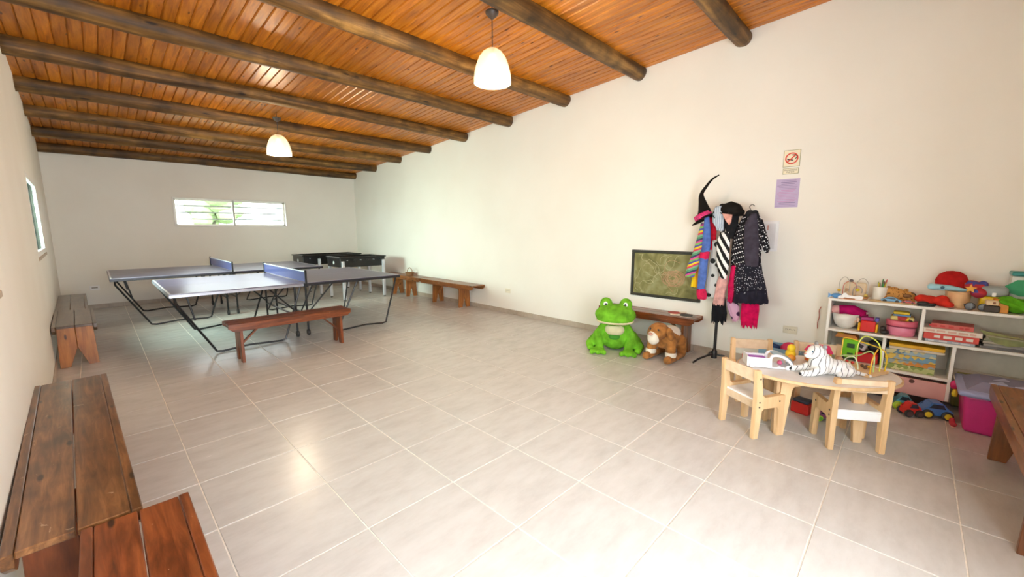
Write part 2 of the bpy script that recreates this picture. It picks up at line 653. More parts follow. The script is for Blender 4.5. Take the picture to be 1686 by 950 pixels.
def build_windows():
    glass, nt, b = _new('window_glass')
    nt.nodes.remove(b)
    tr = N(nt, 'ShaderNodeBsdfTransparent')
    tr.inputs[0].default_value = (0.93, 0.96, 0.95, 1)
    gl = N(nt, 'ShaderNodeBsdfGlossy')
    gl.inputs['Roughness'].default_value = 0.02
    ms = N(nt, 'ShaderNodeMixShader')
    ms.inputs[0].default_value = 0.05
    nt.links.new(tr.outputs[0], ms.inputs[1])
    nt.links.new(gl.outputs[0], ms.inputs[2])
    nt.links.new(ms.outputs[0], nt.nodes['Material Output'].inputs[0])
    tint, nt, b = _new('tinted_glass')
    nt.nodes.remove(b)
    tr = N(nt, 'ShaderNodeBsdfTransparent')
    tr.inputs[0].default_value = (0.36, 0.42, 0.39, 1)
    nt.links.new(tr.outputs[0], nt.nodes['Material Output'].inputs[0])
    # back window: frame, mullion, louvre bars, two panes
    x0, x1, z0, z1 = 0.905, 2.955, 1.525, 2.08
    w = MB()
    y = YB + 0.005
    for (a, b_, c, d) in ((x0 - 0.02, x1 + 0.02, z1 - 0.005, z1 + 0.02), (x0 - 0.02, x1 + 0.02, z0 - 0.02, z0 + 0.005)):
        w.box(((a + b_) / 2, y, (c + d) / 2), (b_ - a, 0.05, d - c), bev=0.003)
    for (a, b_) in ((x0 - 0.02, x0 + 0.005), (x1 - 0.005, x1 + 0.02)):
        w.box(((a + b_) / 2, y, (z0 + z1) / 2), (b_ - a, 0.05, z1 - z0), bev=0.003)
    wo = struct(w.build('window_1', M_PAINT))
    f = MB()
    yi = YB + 0.09
    for z in (z0 + 0.02, z1 - 0.02):
        f.box(((x0 + x1) / 2, yi, z), (x1 - x0, 0.04, 0.035))
    for x in (x0 + 0.018, x1 - 0.018):
        f.box((x, yi, (z0 + z1) / 2), (0.032, 0.04, z1 - z0))
    f.build('sash_frame', M_PAINT, wo)
    MB().box(((x0 + x1) / 2, yi - 0.01, (z0 + z1) / 2), (0.035, 0.045, z1 - z0), bev=0.003).build('mullion', mat('mullion_grey', (0.5, 0.5, 0.48), 0.5), wo)
    xm = (x0 + x1) / 2
    for k in range(3):
        for a, b_ in ((x0 + 0.03, xm - 0.018), (xm + 0.018, x1 - 0.03)):
            MB().box(((a + b_) / 2, yi + 0.03, z0 + 0.135 * (k + 1) + 0.01), (b_ - a, 0.012, 0.026)).build('window_bar', mat('bar_grey', (0.55, 0.57, 0.57), 0.5), wo)
    for a, b_ in ((x0 + 0.03, xm - 0.018), (xm + 0.018, x1 - 0.03)):
        MB().box(((a + b_) / 2, yi, (z0 + z1) / 2), (b_ - a, 0.004, z1 - z0 - 0.07)).build('pane', glass, wo)
    # left windows
    ang = math.atan(-LWS)
    sill_m = mat('sill_stone', (0.42, 0.33, 0.24), 0.6, var=0.2)
    for n, (a, b_) in enumerate(((4.17, 5.78), (-0.75, 0.86))):
        z0, z1 = 1.165, 2.04
        m = MB()
        c = 0.055
        for (ya, yb, za, zb) in ((a, b_, z1 - c, z1), (a, b_, z0, z0 + c), (a, a + c, z0, z1), (b_ - c, b_, z0, z1)):
            m.box((-0.014, (ya + yb) / 2, (za + zb) / 2), (0.03, yb - ya, zb - za), bev=0.004)
        wo = struct(m.build('window_%d' % (n + 2), M_PAINT, None, False, (LW0, 0, 0), (0, 0, ang)))
        MB().box((-0.020, (a + b_) / 2, (z0 + z1) / 2), (0.006, b_ - a - 0.08, z1 - z0 - 0.08)).build('pane', tint, wo)
        MB().box((-0.040, (a + b_) / 2, (z0 + z1) / 2), (0.03, 0.05, z1 - z0 - 0.08)).build('mullion', mat('dark_pane_backing', (0.035, 0.032, 0.026), 0.7), wo)
        ofr = MB()  # dark boards added behind the pane so the glass reads dark
        for (ya, yb, za, zb) in ((a, b_, z1 - 0.02, z1), (a, b_, z0, z0 + 0.02), (a, a + 0.02, z0, z1), (b_ - 0.02, b_, z0, z1)):
            ofr.box((-0.116, (ya + yb) / 2, (za + zb) / 2), (0.168, yb - ya, zb - za))
        ofr.build('added_outer_lining', mat('dark_pane_backing', (0.035, 0.032, 0.026), 0.7), wo)
        MB().box((-0.043, (a + b_) / 2 - 0.0, z0 - 0.02), (0.1, b_ - a + 0.04, 0.035), bev=0.004).build('window_sill', sill_m, wo)


def build_baseboards():
    h, th, g = 0.08, 0.011, 0.003

    def run(name, n0, n1, fn, rot):
        par = None
        for j in range(n0, n1):
            r = fn(j)
            if r is None:
                continue
            loc, ln = r
            o = MB().box((0, 0, h / 2), (ln - g, th, h), bev=0.002).build('skirting_tile' if par else name, M_SKIRT)
            if par is None:
                par = o
                o.location, o.rotation_euler = loc, (0, 0, rot)
                struct(o)
                inv = Matrix.Translation(loc) @ Matrix.Rotation(rot, 4, 'Z')
                inv.invert()
            else:
                o.parent = par
                o.location = inv @ Vector(loc)

    run('baseboard_right', -6, 17, lambda j: ((XR - th / 2, (max(j * T, YN) + min((j + 1) * T, YB)) / 2, 0), min((j + 1) * T, YB) - max(j * T, YN)), PI / 2)
    run('baseboard_back', -2, 9, lambda j: (((max(j * T, lwx(YB)) + min((j + 1) * T, XR)) / 2, YB - th / 2, 0), min((j + 1) * T, XR) - max(j * T, lwx(YB))), 0)
    a = math.atan(-LWS)
    run('baseboard_left', -6, 17, lambda j: ((lwx(j * T + T / 2) + th / 2, (max(j * T, YN) + min((j + 1) * T, YB)) / 2, 0), min((j + 1) * T, YB) - max(j * T, YN)), PI / 2 + a)


def build_ceiling():
    ya, yb = YN - 0.15, YB + 0.15
    mb = MB()
    z = lambda y: ceil_z(y)
    v = [mb.bm.verts.new(c) for c in [(-1.1, ya, z(ya) + 0.02), (XR + 0.15, ya, z(ya) + 0.02), (XR + 0.15, yb, z(yb) + 0.02), (-1.1, yb, z(yb) + 0.02),
                                       (-1.1, ya, z(ya) + 0.08), (XR + 0.15, ya, z(ya) + 0.08), (XR + 0.15, yb, z(yb) + 0.08), (-1.1, yb, z(yb) + 0.08)]]
    for f in ((0, 1, 2, 3), (4, 5, 6, 7), (0, 1, 5, 4), (1, 2, 6, 5), (2, 3, 7, 6), (3, 0, 4, 7)):
        mb.bm.faces.new([v[k] for k in f])
    ce = struct(mb.build('ceiling', mat('roof_dark', (0.05, 0.02, 0.008), 0.8)))
    W, c = 0.0965, 0.009
    prof = [(0.0008, 0.018), (0.0008, c), (c + 0.0008, 0), (W - c - 0.0008, 0), (W - 0.0008, c), (W - 0.0008, 0.018)]
    ya, yb = YN, YB
    mb = MB()
    A = [mb.bm.verts.new((x, ya, z(ya) + h)) for x, h in prof]
    B = [mb.bm.verts.new((x, yb, z(yb) + h)) for x, h in prof]
    mb.bm.faces.new(A)
    mb.bm.faces.new(B[::-1])
    for k in range(6):
        mb.bm.faces.new((A[k], B[k], B[(k + 1) % 6], A[(k + 1) % 6]))
    first = mb.build('ceiling_plank', M_PLANK, ce)
    x = XR - W
    first.location.x = x
    while x > lwx(YB):
        x -= W
        o = link('ceiling_plank', first.data, ce)
        o.location.x = x


def build_beams():
    ordn = ['nearest', 'second nearest', 'third nearest', 'fourth nearest', 'fifth nearest', 'fifth from the back wall', 'fourth from the back wall', 'third from the back wall', 'second from the back wall', 'hard against the back wall']
    r0 = 0.090
    for k in range(10):
        y = (-3.75 + 2.2 * k) * T
        y = min(y, YB - r0 - 0.002)
        zc = ceil_z(y) - 0.037
        xa, xb = lwx(y) - 0.03, XR + 0.01
        rng = random.Random(100 + k)
        ph = [rng.uniform(0, 6.28) for _ in range(8)]
        n, m = 26, 70
        mb = MB()
        rings = []
        for i in range(m + 1):
            t = i / m
            x = xa + (xb - xa) * t
            rb = r0 * (1.04 - 0.08 * t)
            ring = []
            for a in range(n):
                th = 2 * PI * a / n
                d = 0.03 * math.sin(2 * th + ph[0] + 0.6 * x) + 0.025 * math.sin(3 * th + ph[1] + 1.7 * x) + 0.018 * math.sin(2.1 * x + ph[2]) + 0.015 * math.sin(5 * th + 4.1 * x + ph[3]) + 0.02 * math.sin(7.3 * x + th + ph[4])
                r = rb * (1 + d * 0.8 + rng.uniform(-0.008, 0.008))
                ring.append(mb.bm.verts.new((x - xa, r * math.cos(th), min(r * math.sin(th), r0 + 0.002) + 0.010 * math.sin(1.3 * x + ph[5]) - 0.01)))
            rings.append(ring)
        for A, B in zip(rings, rings[1:]):
            for a in range(n):
                mb.bm.faces.new((A[a], A[(a + 1) % n], B[(a + 1) % n], B[a]))
        mb.bm.faces.new(rings[0])
        mb.bm.faces.new(rings[-1])
        o = mb.build('log_beam', M_LOG, None, 'all', (xa, y, zc))
        tag(o, 'round dark log beam under the plank ceiling, ' + (ordn[k] + ' to the camera' if k < 5 else ordn[k]), 'beam', 'log beams across the ceiling')


build_floor()
build_walls()
build_windows()
build_baseboards()
build_ceiling()
build_beams()


# outdoors seen through the rear window
def build_outdoors():
    g = MB().box((2, 34, -0.35), (80, 50, 0.3)).build('lawn', mat('lawn_green', (0.16, 0.19, 0.10), 0.9, var=0.2, scale=0.6))
    g['kind'] = 'structure'
    leaf = mat('tree_leaves', (0.27, 0.36, 0.19), 0.9, var=0.3, scale=2.5)
    bark = mat('tree_bark', (0.12, 0.12, 0.09), 0.9)
    for k, (x, y, s, lab) in enumerate(((4.2, 24, 1.0, 'pale green tree outside, seen through the left window pane'), (10.8, 26, 1.25, 'pale green tree outside, seen through the right window pane'))):
        t = thing('garden_tree', lab, 'tree', (x, y, -0.2), 0, 'garden trees outside the rear window')
        rng = random.Random(k)
        MB().tube([(0, 0, 0), (0.05, 0, 1.2 * s), (0, 0.1, 2.2 * s)], [0.14, 0.11, 0.07], 10).build('trunk', bark, t, True)
        cr = MB()
        for _ in range(22):
            a, rr = rng.uniform(0, 6.28), rng.uniform(0, 1.1) * s
            q = rng.uniform(0.35, 0.6) * s
            cr.ell((rr * math.cos(a), rr * math.sin(a), (2.6 + rng.uniform(-0.6, 0.9)) * s), (q, q, q * 0.8), None, 9, 6)
        cr.build('crown', leaf, t, False)


build_outdoors()


def build_hedge_blocker():  # leafy mass added outside to block the sky and keep the left panes dark
    rng = random.Random(3)
    h = MB()
    for k in range(150):
        q = rng.uniform(0.15, 0.25)
        y = rng.uniform(2.5, 8.1)
        h.ell((rng.uniform(-2.0, -1.62 if y < 6.3 else -1.28), y, rng.uniform(0.1, 2.4)), (q, q, q * 0.8), None, 7, 5)
    o = h.build('hedge_blocker', mat('blocker_leaves', (0.03, 0.06, 0.02), 0.9, var=0.5))
    tag(o, 'dark leafy screen added outside the left wall windows to darken their panes', 'hedge_blocker')


build_hedge_blocker()


# ------------------------------------------------------------------ pendant lamps
def pendant(label, x, y, drop):
    zc = ceil_z(y)
    t = thing('pendant_lamp', label, 'lamp', (x, y, zc), 0, 'pendant lamps')
    zt = -drop
    MB().tube([(0, 0, 0.0), (0, 0, zt + 0.01)], 0.004, 8).build('cord', M_DARK, t, True)
    MB().lathe([(0.0, -0.135), (0.012, -0.135), (0.03, -0.122), (0.052, -0.10), (0.058, -0.085), (0.058, -0.078), (0.0, -0.078)], n=28).build('canopy', mat('canopy_brown', (0.06, 0.04, 0.03), 0.4), t, True)
    m, nt, b = _new('opal_glass')
    b.inputs['Base Color'].default_value = (0.80, 0.70, 0.54, 1)
    b.inputs['Roughness'].default_value = 0.3
    b.inputs['Transmission Weight'].default_value = 0.0
    b.inputs['Emission Color'].default_value = (1.0, 0.84, 0.58, 1)
    b.inputs['Emission Strength'].default_value = 0.16
    b.inputs['Alpha'].default_value = 0.66
    prof = [(0.012, 0), (0.045, -0.008), (0.085, -0.035), (0.118, -0.08), (0.142, -0.14), (0.157, -0.20), (0.164, -0.255), (0.163, -0.29)]
    prof2 = [(r - 0.005, zz) for r, zz in prof[::-1]]
    sh = MB().lathe([(r, zt + zz) for r, zz in prof + prof2], n=40).build('lamp_shade', m, t, 'all')
    MB().lathe([(0.0, zt + 0.002), (0.02, zt), (0.02, zt - 0.06), (0, zt - 0.06)], n=16).build('lamp_holder', M_DARK, t, True)
    bl = MB().ell((0, 0, zt - 0.20), (0.062, 0.062, 0.085), None, 20, 14)
    bl.tube([(0, 0, zt - 0.14), (0, 0, zt - 0.05)], 0.025, 12)
    bl.build('bulb', emis('bulb_glow', (1.0, 0.93, 0.80), 3), t, 'all')
    d = bpy.data.lights.new('bulb_light', 'POINT')
    d.energy, d.color, d.shadow_soft_size = LAMP_W, (1.0, 0.80, 0.56), 0.13
    lo = bpy.data.objects.new('bulb_light', d)
    COL.objects.link(lo)
    lo.parent = t
    lo.location = (0, 0, zt - 0.40)
    return t


pendant('white glass pendant lamp hanging nearest the camera on a dark cord', 2.324, 0.505, 0.37)
pendant('smaller looking white glass pendant lamp hanging above the table tennis tables', 1.75, 4.48, 0.31)


# ------------------------------------------------------------------ benches
def bench(label, cx, cy, length, width, h, rotz, top, leg, inset=0.16, leg_w=None, brace=True):
    """local y runs along the bench"""
    t = thing('wooden_bench', label, 'bench', (cx, cy, 0), rotz, 'low wooden benches')
    mt, ml = M_BENCH[top], M_BENCH_LEG[leg]
    L, W = length, width
    rw, g, th = 0.030, 0.005, 0.026
    pw = (W - 2 * rw - g - 2 * 0.002) / 2
    for s in (-1, 1):
        MB().box((s * (g / 2 + pw / 2), 0, h - th / 2), (pw, L - 0.012, th), bev=0.003).build('plank', mt, t)
        rh = 0.085
        out = [(-L / 2, h), (L / 2, h), (L / 2, h - rh * 0.55), (L / 2 - 0.05, h - rh), (-L / 2 + 0.05, h - rh), (-L / 2, h - rh * 0.55)]
        x = s * (W / 2 - rw / 2)
        r = MB().prism(out, x - rw / 2, x + rw / 2, 'yz')
        bmesh.ops.bevel(r.bm, geom=list(r.bm.edges), offset=0.003, segments=1, affect='EDGES')
        r.build('rail', mt, t)
    lw = (leg_w or (W - 2 * rw - 0.006)) / 2
    for e in (-1, 1):
        yl = e * (L / 2 - inset)
        lg = None
        for s in (-1, 1):
            zt = h - th - 0.001
            o = [(s * 0.0015, zt), (s * lw, zt), (s * (lw + 0.012), 0), (s * (lw - 0.065), 0), (s * 0.0015, 0.20)]
            m = MB().prism(o, yl - 0.015, yl + 0.015, 'xz')
            bmesh.ops.bevel(m.bm, geom=list(m.bm.edges), offset=0.0025, segments=1, affect='EDGES')
            if lg is None:
                lg = m.build('leg', ml, t)
            else:
                m.build('leg_board', ml, lg)
        if brace:
            a = Vector((0, yl - e * 0.017, h * 0.42))
            b = Vector((0, yl - e * 0.25, h - th - 0.012))
            d = b - a
            MB().box((a + b) / 2, (0.035, d.length, 0.018), (math.atan2(d.z, d.y), 0, 0)).build('brace', ml, t)
    return t


la = math.atan(-LWS)
bench('long worn brown bench along the left wall in the left foreground', -0.455, 0.655, 2.06, 0.335, 0.45, 0.03, 'walnut', 'red')
bench('glossy red-brown bench at the bottom left edge, nearest the camera', -0.270, -1.06, 1.36, 0.29, 0.45, 0.0, 'red', 'red')
bench('nearer of the two greyish benches in the left rear corner, orange leg boards facing out', -0.538, 4.60, 1.27, 0.335, 0.45, la, 'grey', 'amber', 0.05)
bench('farther greyish bench in the left rear corner, nearest the back wall', -0.615, 6.29, 1.95, 0.335, 0.42, la, 'grey', 'amber', 0.12)
bench('small reddish bench standing alone in front of the table tennis table', 1.285, 2.97, 1.33, 0.30, 0.445, PI / 2, 'red', 'red', 0.12)
bench('bench along the right wall, the nearer one of the pair beside the football table', 4.50, 4.09, 1.68, 0.30, 0.45, 0, 'amber', 'amber', 0.42)
bench('bench along the right wall, the farther one of the pair beside the football table', 4.50, 5.79, 1.66, 0.30, 0.45, 0, 'amber', 'amber', 0.55)
bench('dark brown bench under the chalkboard, behind the frog', 4.495, 0.01, 1.24, 0.30, 0.45, 0, 'red', 'walnut', 0.13)
bench('brown bench cut off by the right edge of the picture', 3.06, -2.90, 1.40, 0.31, 0.45, PI / 2, 'amber', 'walnut', 0.16)


# ------------------------------------------------------------------ table tennis
def pingpong(label, x0, x1, y0, y1, h, group):
    t = thing('table_tennis_table', label, 'table', (0, 0, 0), 0, group)
    xm = (x0 + x1) / 2
    top = mat('tt_top', (0.075, 0.066, 0.140), 0.29, var=0.08, spec=1.0)
    rim = mat('tt_rim', (0.03, 0.03, 0.035), 0.35, 0.3)
    alu = mat('tt_apron', (0.36, 0.36, 0.40), 0.35, 0.6)
    ln = mat('tt_line', (0.62, 0.62, 0.66), 0.4)
    for a, b in ((x0, xm - 0.004), (xm + 0.004, x1)):
        tp = MB().box(((a + b) / 2, (y0 + y1) / 2, h - 0.009), (b - a - 0.006, y1 - y0 - 0.006, 0.018)).build('table_top', top, t)
        l = MB()
        for yy in (y0 + 0.014, y1 - 0.014, (y0 + y1) / 2):
            l.box(((a + b) / 2, yy, h + 0.0003), (b - a - 0.01, 0.018 if abs(yy - (y0 + y1) / 2) > 0.1 else 0.004, 0.0006))
        xe = a + 0.014 if a == x0 else b - 0.014
        l.box((xe, (y0 + y1) / 2, h + 0.0003), (0.018, y1 - y0 - 0.05, 0.0006))
        l.build('white_line', ln, tp)
        f = MB()
        for yy in (y0 + 0.008, y1 - 0.008):
            f.box(((a + b) / 2, yy, h - 0.026), (b - a, 0.02, 0.034), bev=0.002)
        xe = a + 0.008 if a == x0 else b - 0.008
        f.box((xe, (y0 + y1) / 2, h - 0.026), (0.02, y1 - y0, 0.034), bev=0.002)
        f.build('apron', alu if a == x0 and y0 < 4 else rim, t)
    # net
    z0 = h + 0.002
    nm, nt, b = _new('net_mesh')
    b.inputs['Base Color'].default_value = (0.10, 0.11, 0.30, 1)
    b.inputs['Alpha'].default_value = 0.6
    net = MB().box((xm, (y0 + y1) / 2, z0 + 0.075), (0.003, y1 - y0 + 0.04, 0.13)).build('net', nm, t)
    MB().box((xm, (y0 + y1) / 2, z0 + 0.146), (0.006, y1 - y0 + 0.04, 0.014)).build('net_tape', mat('net_tape', (0.6, 0.6, 0.66), 0.7), net)
    for yy in (y0 - 0.03, y1 + 0.03):
        p = MB().box((xm, yy, z0 + 0.07), (0.022, 0.022, 0.19), bev=0.003)
        p.box((xm, yy + (0.03 if yy < y1 else -0.03), h - 0.03), (0.05, 0.07, 0.05), bev=0.004)
        p.build('net_post', M_BLACK, t)
    # side frames: slanting tube legs with a floor bar, one pair each half
    for yy, e in ((y0 + 0.13, 1), (y1 - 0.13, -1)):
        for (to, fo, fi, ti) in ((x0 + 0.05, x0 + 0.39, x0 + 1.14, x0 + 1.37), (x1 - 0.05, x1 - 0.20, x1 - 0.95, x1 - 0.62)):
            yf = yy - e * 0.0
            s = 1 if fi > fo else -1
            pts = [(to, yy - e * 0.08, h - 0.03), (to, yy - e * 0.06, h - 0.10), (to + (fo - to) * 0.93, yf, 0.07), (fo, yf, 0.025), (fo + s * 0.06, yf, 0.013),
                   ((fo * 0.55 + fi * 0.45), yf, 0.035), (fi - s * 0.06, yf, 0.014), (fi, yf, 0.03), (fi + (ti - fi) * 0.08, yf, 0.09), (ti, yy, h - 0.035)]
            MB().tube(pts, 0.0125, 8).build('leg_frame', M_BLACK, t, True)
        for (a, b_) in (((x0 + 0.16, h - 0.03), (x0 + 0.22, 0.42)), ((xm - 0.42, h - 0.03), (xm - 0.06, 0.33)), ((xm + 0.42, h - 0.03), (xm + 0.06, 0.33))):
            MB().tube([(a[0], yy, a[1]), (b_[0], yy + e * 0.02, b_[1])], 0.010, 8).build('brace', M_BLACK, t, True)
    for xx in (xm - 0.07, xm + 0.07):
        c = MB()
        for yy in (y0 + 0.22, y1 - 0.22):
            c.tube([(xx, yy, h - 0.03), (xx, yy, 0.09)], 0.014, 8)
        c.tube([(xx, y0 + 0.22, 0.30), (xx, y1 - 0.22, 0.30)], 0.012, 8)
        fr = c.build('centre_frame', M_BLACK, t, True)
        for yy in (y0 + 0.22, y1 - 0.22):
            MB().lathe([(0, -0.015), (0.04, -0.015), (0.045, 0), (0.04, 0.015), (0, 0.015)], (xx, yy, 0.046), 18, (0, PI / 2, 0)).build('caster', M_DARK, fr, True)
    return t


pingpong('nearer table tennis table with a blue net, behind the small bench', 0.215, 2.99, 3.36, 5.16, 0.76, 'table tennis tables')
pingpong('farther table tennis table, in front of the back wall under the window', -0.19, 2.74, 5.76, 7.52, 0.76, 'table tennis tables')


# ------------------------------------------------------------------ table football
def foosball(label, x0, x1, y0, y1, h, lin=0.045):
    t = thing('table_football', label, 'game table', (0, 0, 0), 0, 'table football games')
    bk = mat('foos_black', (0.006, 0.006, 0.007), 0.3)
    th, d = 0.03, 0.19
    for yy in (y0 + th / 2, y1 - th / 2):
        MB().box(((x0 + x1) / 2, yy, h - d / 2), (x1 - x0, th, d), bev=0.005).build('side_panel', bk, t)
    for xx in (x0 + th / 2, x1 - th / 2):
        MB().box((xx, (y0 + y1) / 2, h - d / 2), (th, y1 - y0 - 2 * th, d), bev=0.005).build('end_panel', bk, t)
    MB().box(((x0 + x1) / 2, (y0 + y1) / 2, h - 0.13), (x1 - x0 - 2 * th, y1 - y0 - 2 * th, 0.012)).build('playfield', mat('foos_field', (0.05, 0.16, 0.06), 0.5), t)
    lip = MB()
    for yy in (y0, y1):
        lip.box(((x0 + x1) / 2, yy, h + 0.012), (x1 - x0 + 0.05, 0.05, 0.024), bev=0.006)
    for xx in (x0, x1):
        lip.box((xx, (y0 + y1) / 2, h + 0.012), (0.05, y1 - y0 + 0.05, 0.024), bev=0.006)
    lip.build('top_rim', bk, t)
    for xx in (x0 + lin, x1 - 0.045):
        for yy in (y0 - 0.012, y1 + 0.012):
            l = MB().box((xx, yy, (h - 0.06) / 2 + 0.012), (0.055, 0.045, h - 0.085), bev=0.004).build('leg', M_SILVER, t)
            MB().lathe([(0, 0), (0.022, 0), (0.02, 0.014), (0, 0.014)], (xx, yy, 0), 14).build('foot', M_DARK, l, True)
    n = 6
    for k in range(n):
        xx = x0 + 0.13 + (x1 - x0 - 0.26) * k / (n - 1)
        r = MB().tube([(xx, y0 - 0.05, h - 0.045), (xx, y1 + 0.05, h - 0.045)], 0.008, 8).build('rod', M_STEEL, t, True)
        hy = y0 - 0.05 if k % 2 else y1 + 0.05
        MB().tube([(xx, hy - 0.03, h - 0.045), (xx, hy + 0.03, h - 0.045)], 0.015, 10).build('rod_handle', M_DARK, r, True)
        for q in (0.25, 0.5, 0.75):
            yq = y0 + (y1 - y0) * q
            pl = MB()
            pl.box((xx, yq, h - 0.07), (0.02, 0.024, 0.075), bev=0.004)
            pl.ell((xx, yq, h - 0.026), (0.012, 0.012, 0.016), None, 10, 6)
            pl.build('player_figure', C('figure_white' if k % 2 else 'figure_red', *((0.7, 0.7, 0.7) if k % 2 else (0.5, 0.03, 0.03))), r)
    s = MB().lathe([(0, 0), (0.035, 0), (0.035, 0.003), (0, 0.003)], (x0 - 0.003, (y0 + y1) / 2, h - 0.1), 20, (0, -PI / 2, 0))
    s.build('ball_return', mat('foos_white', (0.75, 0.75, 0.75), 0.5), t)


foosball('black table football with silver legs, front one beside the table tennis tables', 3.15, 4.12, 5.93, 6.58, 0.87)
foosball('black table football with silver legs, rear one nearer the back wall', 2.84, 4.12, 7.10, 7.75, 0.87, 0.33)


# ------------------------------------------------------------------ wall fixtures
def on_right_wall():
    # no smoking sign: pictogram plate and caption plate
    c0, c1 = P(1291, 247.5, x=XR), P(1316, 285.5, x=XR)
    yl, yr = (c0.y + P(1288, 288, x=XR).y) / 2, (c1.y + P(1319, 246, x=XR).y) / 2
    zt, zb = P(1305, 247, x=XR).z, P(1302, 286.5, x=XR).z
    zm = zt - (zt - zb) * 0.70
    yc, w = (yl + yr) / 2, yl - yr
    t = thing('no_smoking_sign', 'cream no smoking sign with red ring, high on the right wall', 'sign', (XR, yc, zb))
    cream = mat('sign_cream', (0.83, 0.76, 0.58), 0.5, var=0.03)
    olive = mat('sign_border', (0.38, 0.36, 0.22), 0.5)
    red, blk = C('sign_red', 0.68, 0.045, 0.02), C('sign_black', 0.02, 0.02, 0.02)
    H = zt - zb
    for nm, za, zb2, ww in (('pictogram_plate', zm - zb, H, w), ('caption_plate', 0.0, zm - zb - 0.012, w * 0.94)):
        b_ = MB().box((-0.003, 0, (za + zb2) / 2), (0.006, ww, zb2 - za), bev=0.001).build(nm, olive, t)
        MB().box((-0.0065, 0, (za + zb2) / 2), (0.001, ww - 0.010, zb2 - za - 0.010)).build('plate_face', cream, b_)
    cz = (zm - zb + H) / 2
    R = min(w, H - (zm - zb)) * 0.39
    ring = MB()
    ring.lathe([(R, -0.001), (R, 0.0015), (R * 0.80, 0.0015), (R * 0.80, -0.001), (R, -0.001)], (-0.0075, 0, cz), 40, (0, -PI / 2, 0))
    ring.build('red_ring', red, t, True)
    MB().box((-0.0095, 0, cz), (0.0015, R * 1.75, R * 0.2), (-PI / 4, 0, 0)).build('red_bar', red, t)
    cig = MB().box((-0.0085, 0.012, cz - 0.012), (0.001, R * 0.95, R * 0.2), (0.25, 0, 0))
    sp = spline([(-0.0085, -0.03, cz - 0.006), (-0.0085, -0.045, cz + 0.012), (-0.0085, -0.03, cz + 0.03), (-0.0085, 0.0, cz + 0.032)])
    cig.tube(sp, 0.004, 6)
    cig.build('cigarette_symbol', blk, t)
    hc = (zm - zb - 0.012)
    text_mesh('lettering', 'PROHIBIDO', hc * 0.36, blk, t, (-0.0078, 0, hc * 0.64), (PI / 2, 0, -PI / 2))
    text_mesh('lettering', 'FUMAR', hc * 0.36, blk, t, (-0.0078, 0, hc * 0.30), (PI / 2, 0, -PI / 2))
    # lilac notice
    a, b = P(1279, 296, x=XR), P(1313, 341, x=XR)
    yc, zc, w, h = (a.y + b.y) / 2, (a.z + b.z) / 2, abs(a.y - b.y), abs(a.z - b.z)
    t = thing('notice_sheet', 'lilac paper notice taped below the no smoking sign', 'notice', (XR, yc, zc))
    MB().box((-0.0015, 0, 0), (0.002, w, h)).build('paper', mat('lilac_paper', (0.50, 0.41, 0.62), 0.8, var=0.04), t)
    rng = random.Random(4)
    ink = MB()
    pk = MB()
    for k in range(17):
        z = h / 2 - 0.018 - k * (h - 0.034) / 16
        ln = w * (rng.uniform(0.55, 0.86))
        (pk if 6 <= k <= 13 else ink).box((-0.0028, rng.uniform(-0.01, 0.01), z), (0.0006, ln, 0.0045 if k in (1, 6, 14) else 0.003))
    ink.build('printed_lines', C('ink_violet', 0.17, 0.12, 0.27), t)
    pk.build('pink_lines', C('ink_pink', 0.52, 0.22, 0.45), t)
    # electrical panel
    a, b = P(1284.2, 364, x=XR), P(1279, 414, x=XR)
    yr, zt, zb = (a.y + b.y) / 2, a.z, b.z
    yl = yr + 0.25
    t = thing('electrical_panel', 'white electrical panel on the right wall, half hidden by the dotted dress', 'panel', (XR, (yl + yr) / 2, (zt + zb) / 2))
    h, w = zt - zb, yl - yr
    MB().box((-0.008, 0, 0), (0.016, w, h), bev=0.003).build('panel_frame', M_WHITE, t)
    MB().box((-0.019, 0, 0), (0.006, w - 0.05, h - 0.05), bev=0.002).build('panel_door', mat('panel_grey', (0.74, 0.74, 0.76), 0.4), t)
    MB().box((-0.0225, -0.03, h * 0.28), (0.001, 0.012, 0.05)).build('warning_mark', C('mark_red', 0.55, 0.25, 0.2), t)
    # sockets
    for (px, py, lab) in ((1301, 543, 'cream wall socket above the skirting behind the children chairs'), (836.5, 478.5, 'cream wall socket on the right wall past the benches')):
        c = P(px, py, x=XR)
        t = thing('wall_socket', lab, 'socket', (XR, c.y, c.z), 0, 'wall sockets')
        MB().box((-0.004, 0, 0), (0.008, 0.125, 0.078), bev=0.003).build('cover_plate', mat('socket_cream', (0.74, 0.68, 0.54), 0.45), t)
        s = MB()
        for k in (-1, 0, 1):
            for q in (-1, 1):
                s.box((-0.0085, k * 0.032 + q * 0.007, 0.004), (0.002, 0.003, 0.014), (q * 0.5, 0, 0))
        s.build('slots', C('slot_dark', 0.12, 0.10, 0.08), t)
    c = (P(150, 470, y=YB) + P(162, 478, y=YB)) / 2
    t = thing('wall_socket', 'small white wall socket low on the back wall', 'socket', (c.x, YB, c.z), 0, 'wall sockets')
    MB().box((0, -0.004, 0), (0.13, 0.008, 0.08), bev=0.003).build('cover_plate', M_WHITE, t)
    MB().box((0, -0.0085, 0.004), (0.08, 0.002, 0.022)).build('slots', C('slot_grey', 0.35, 0.33, 0.3), t)


on_right_wall()


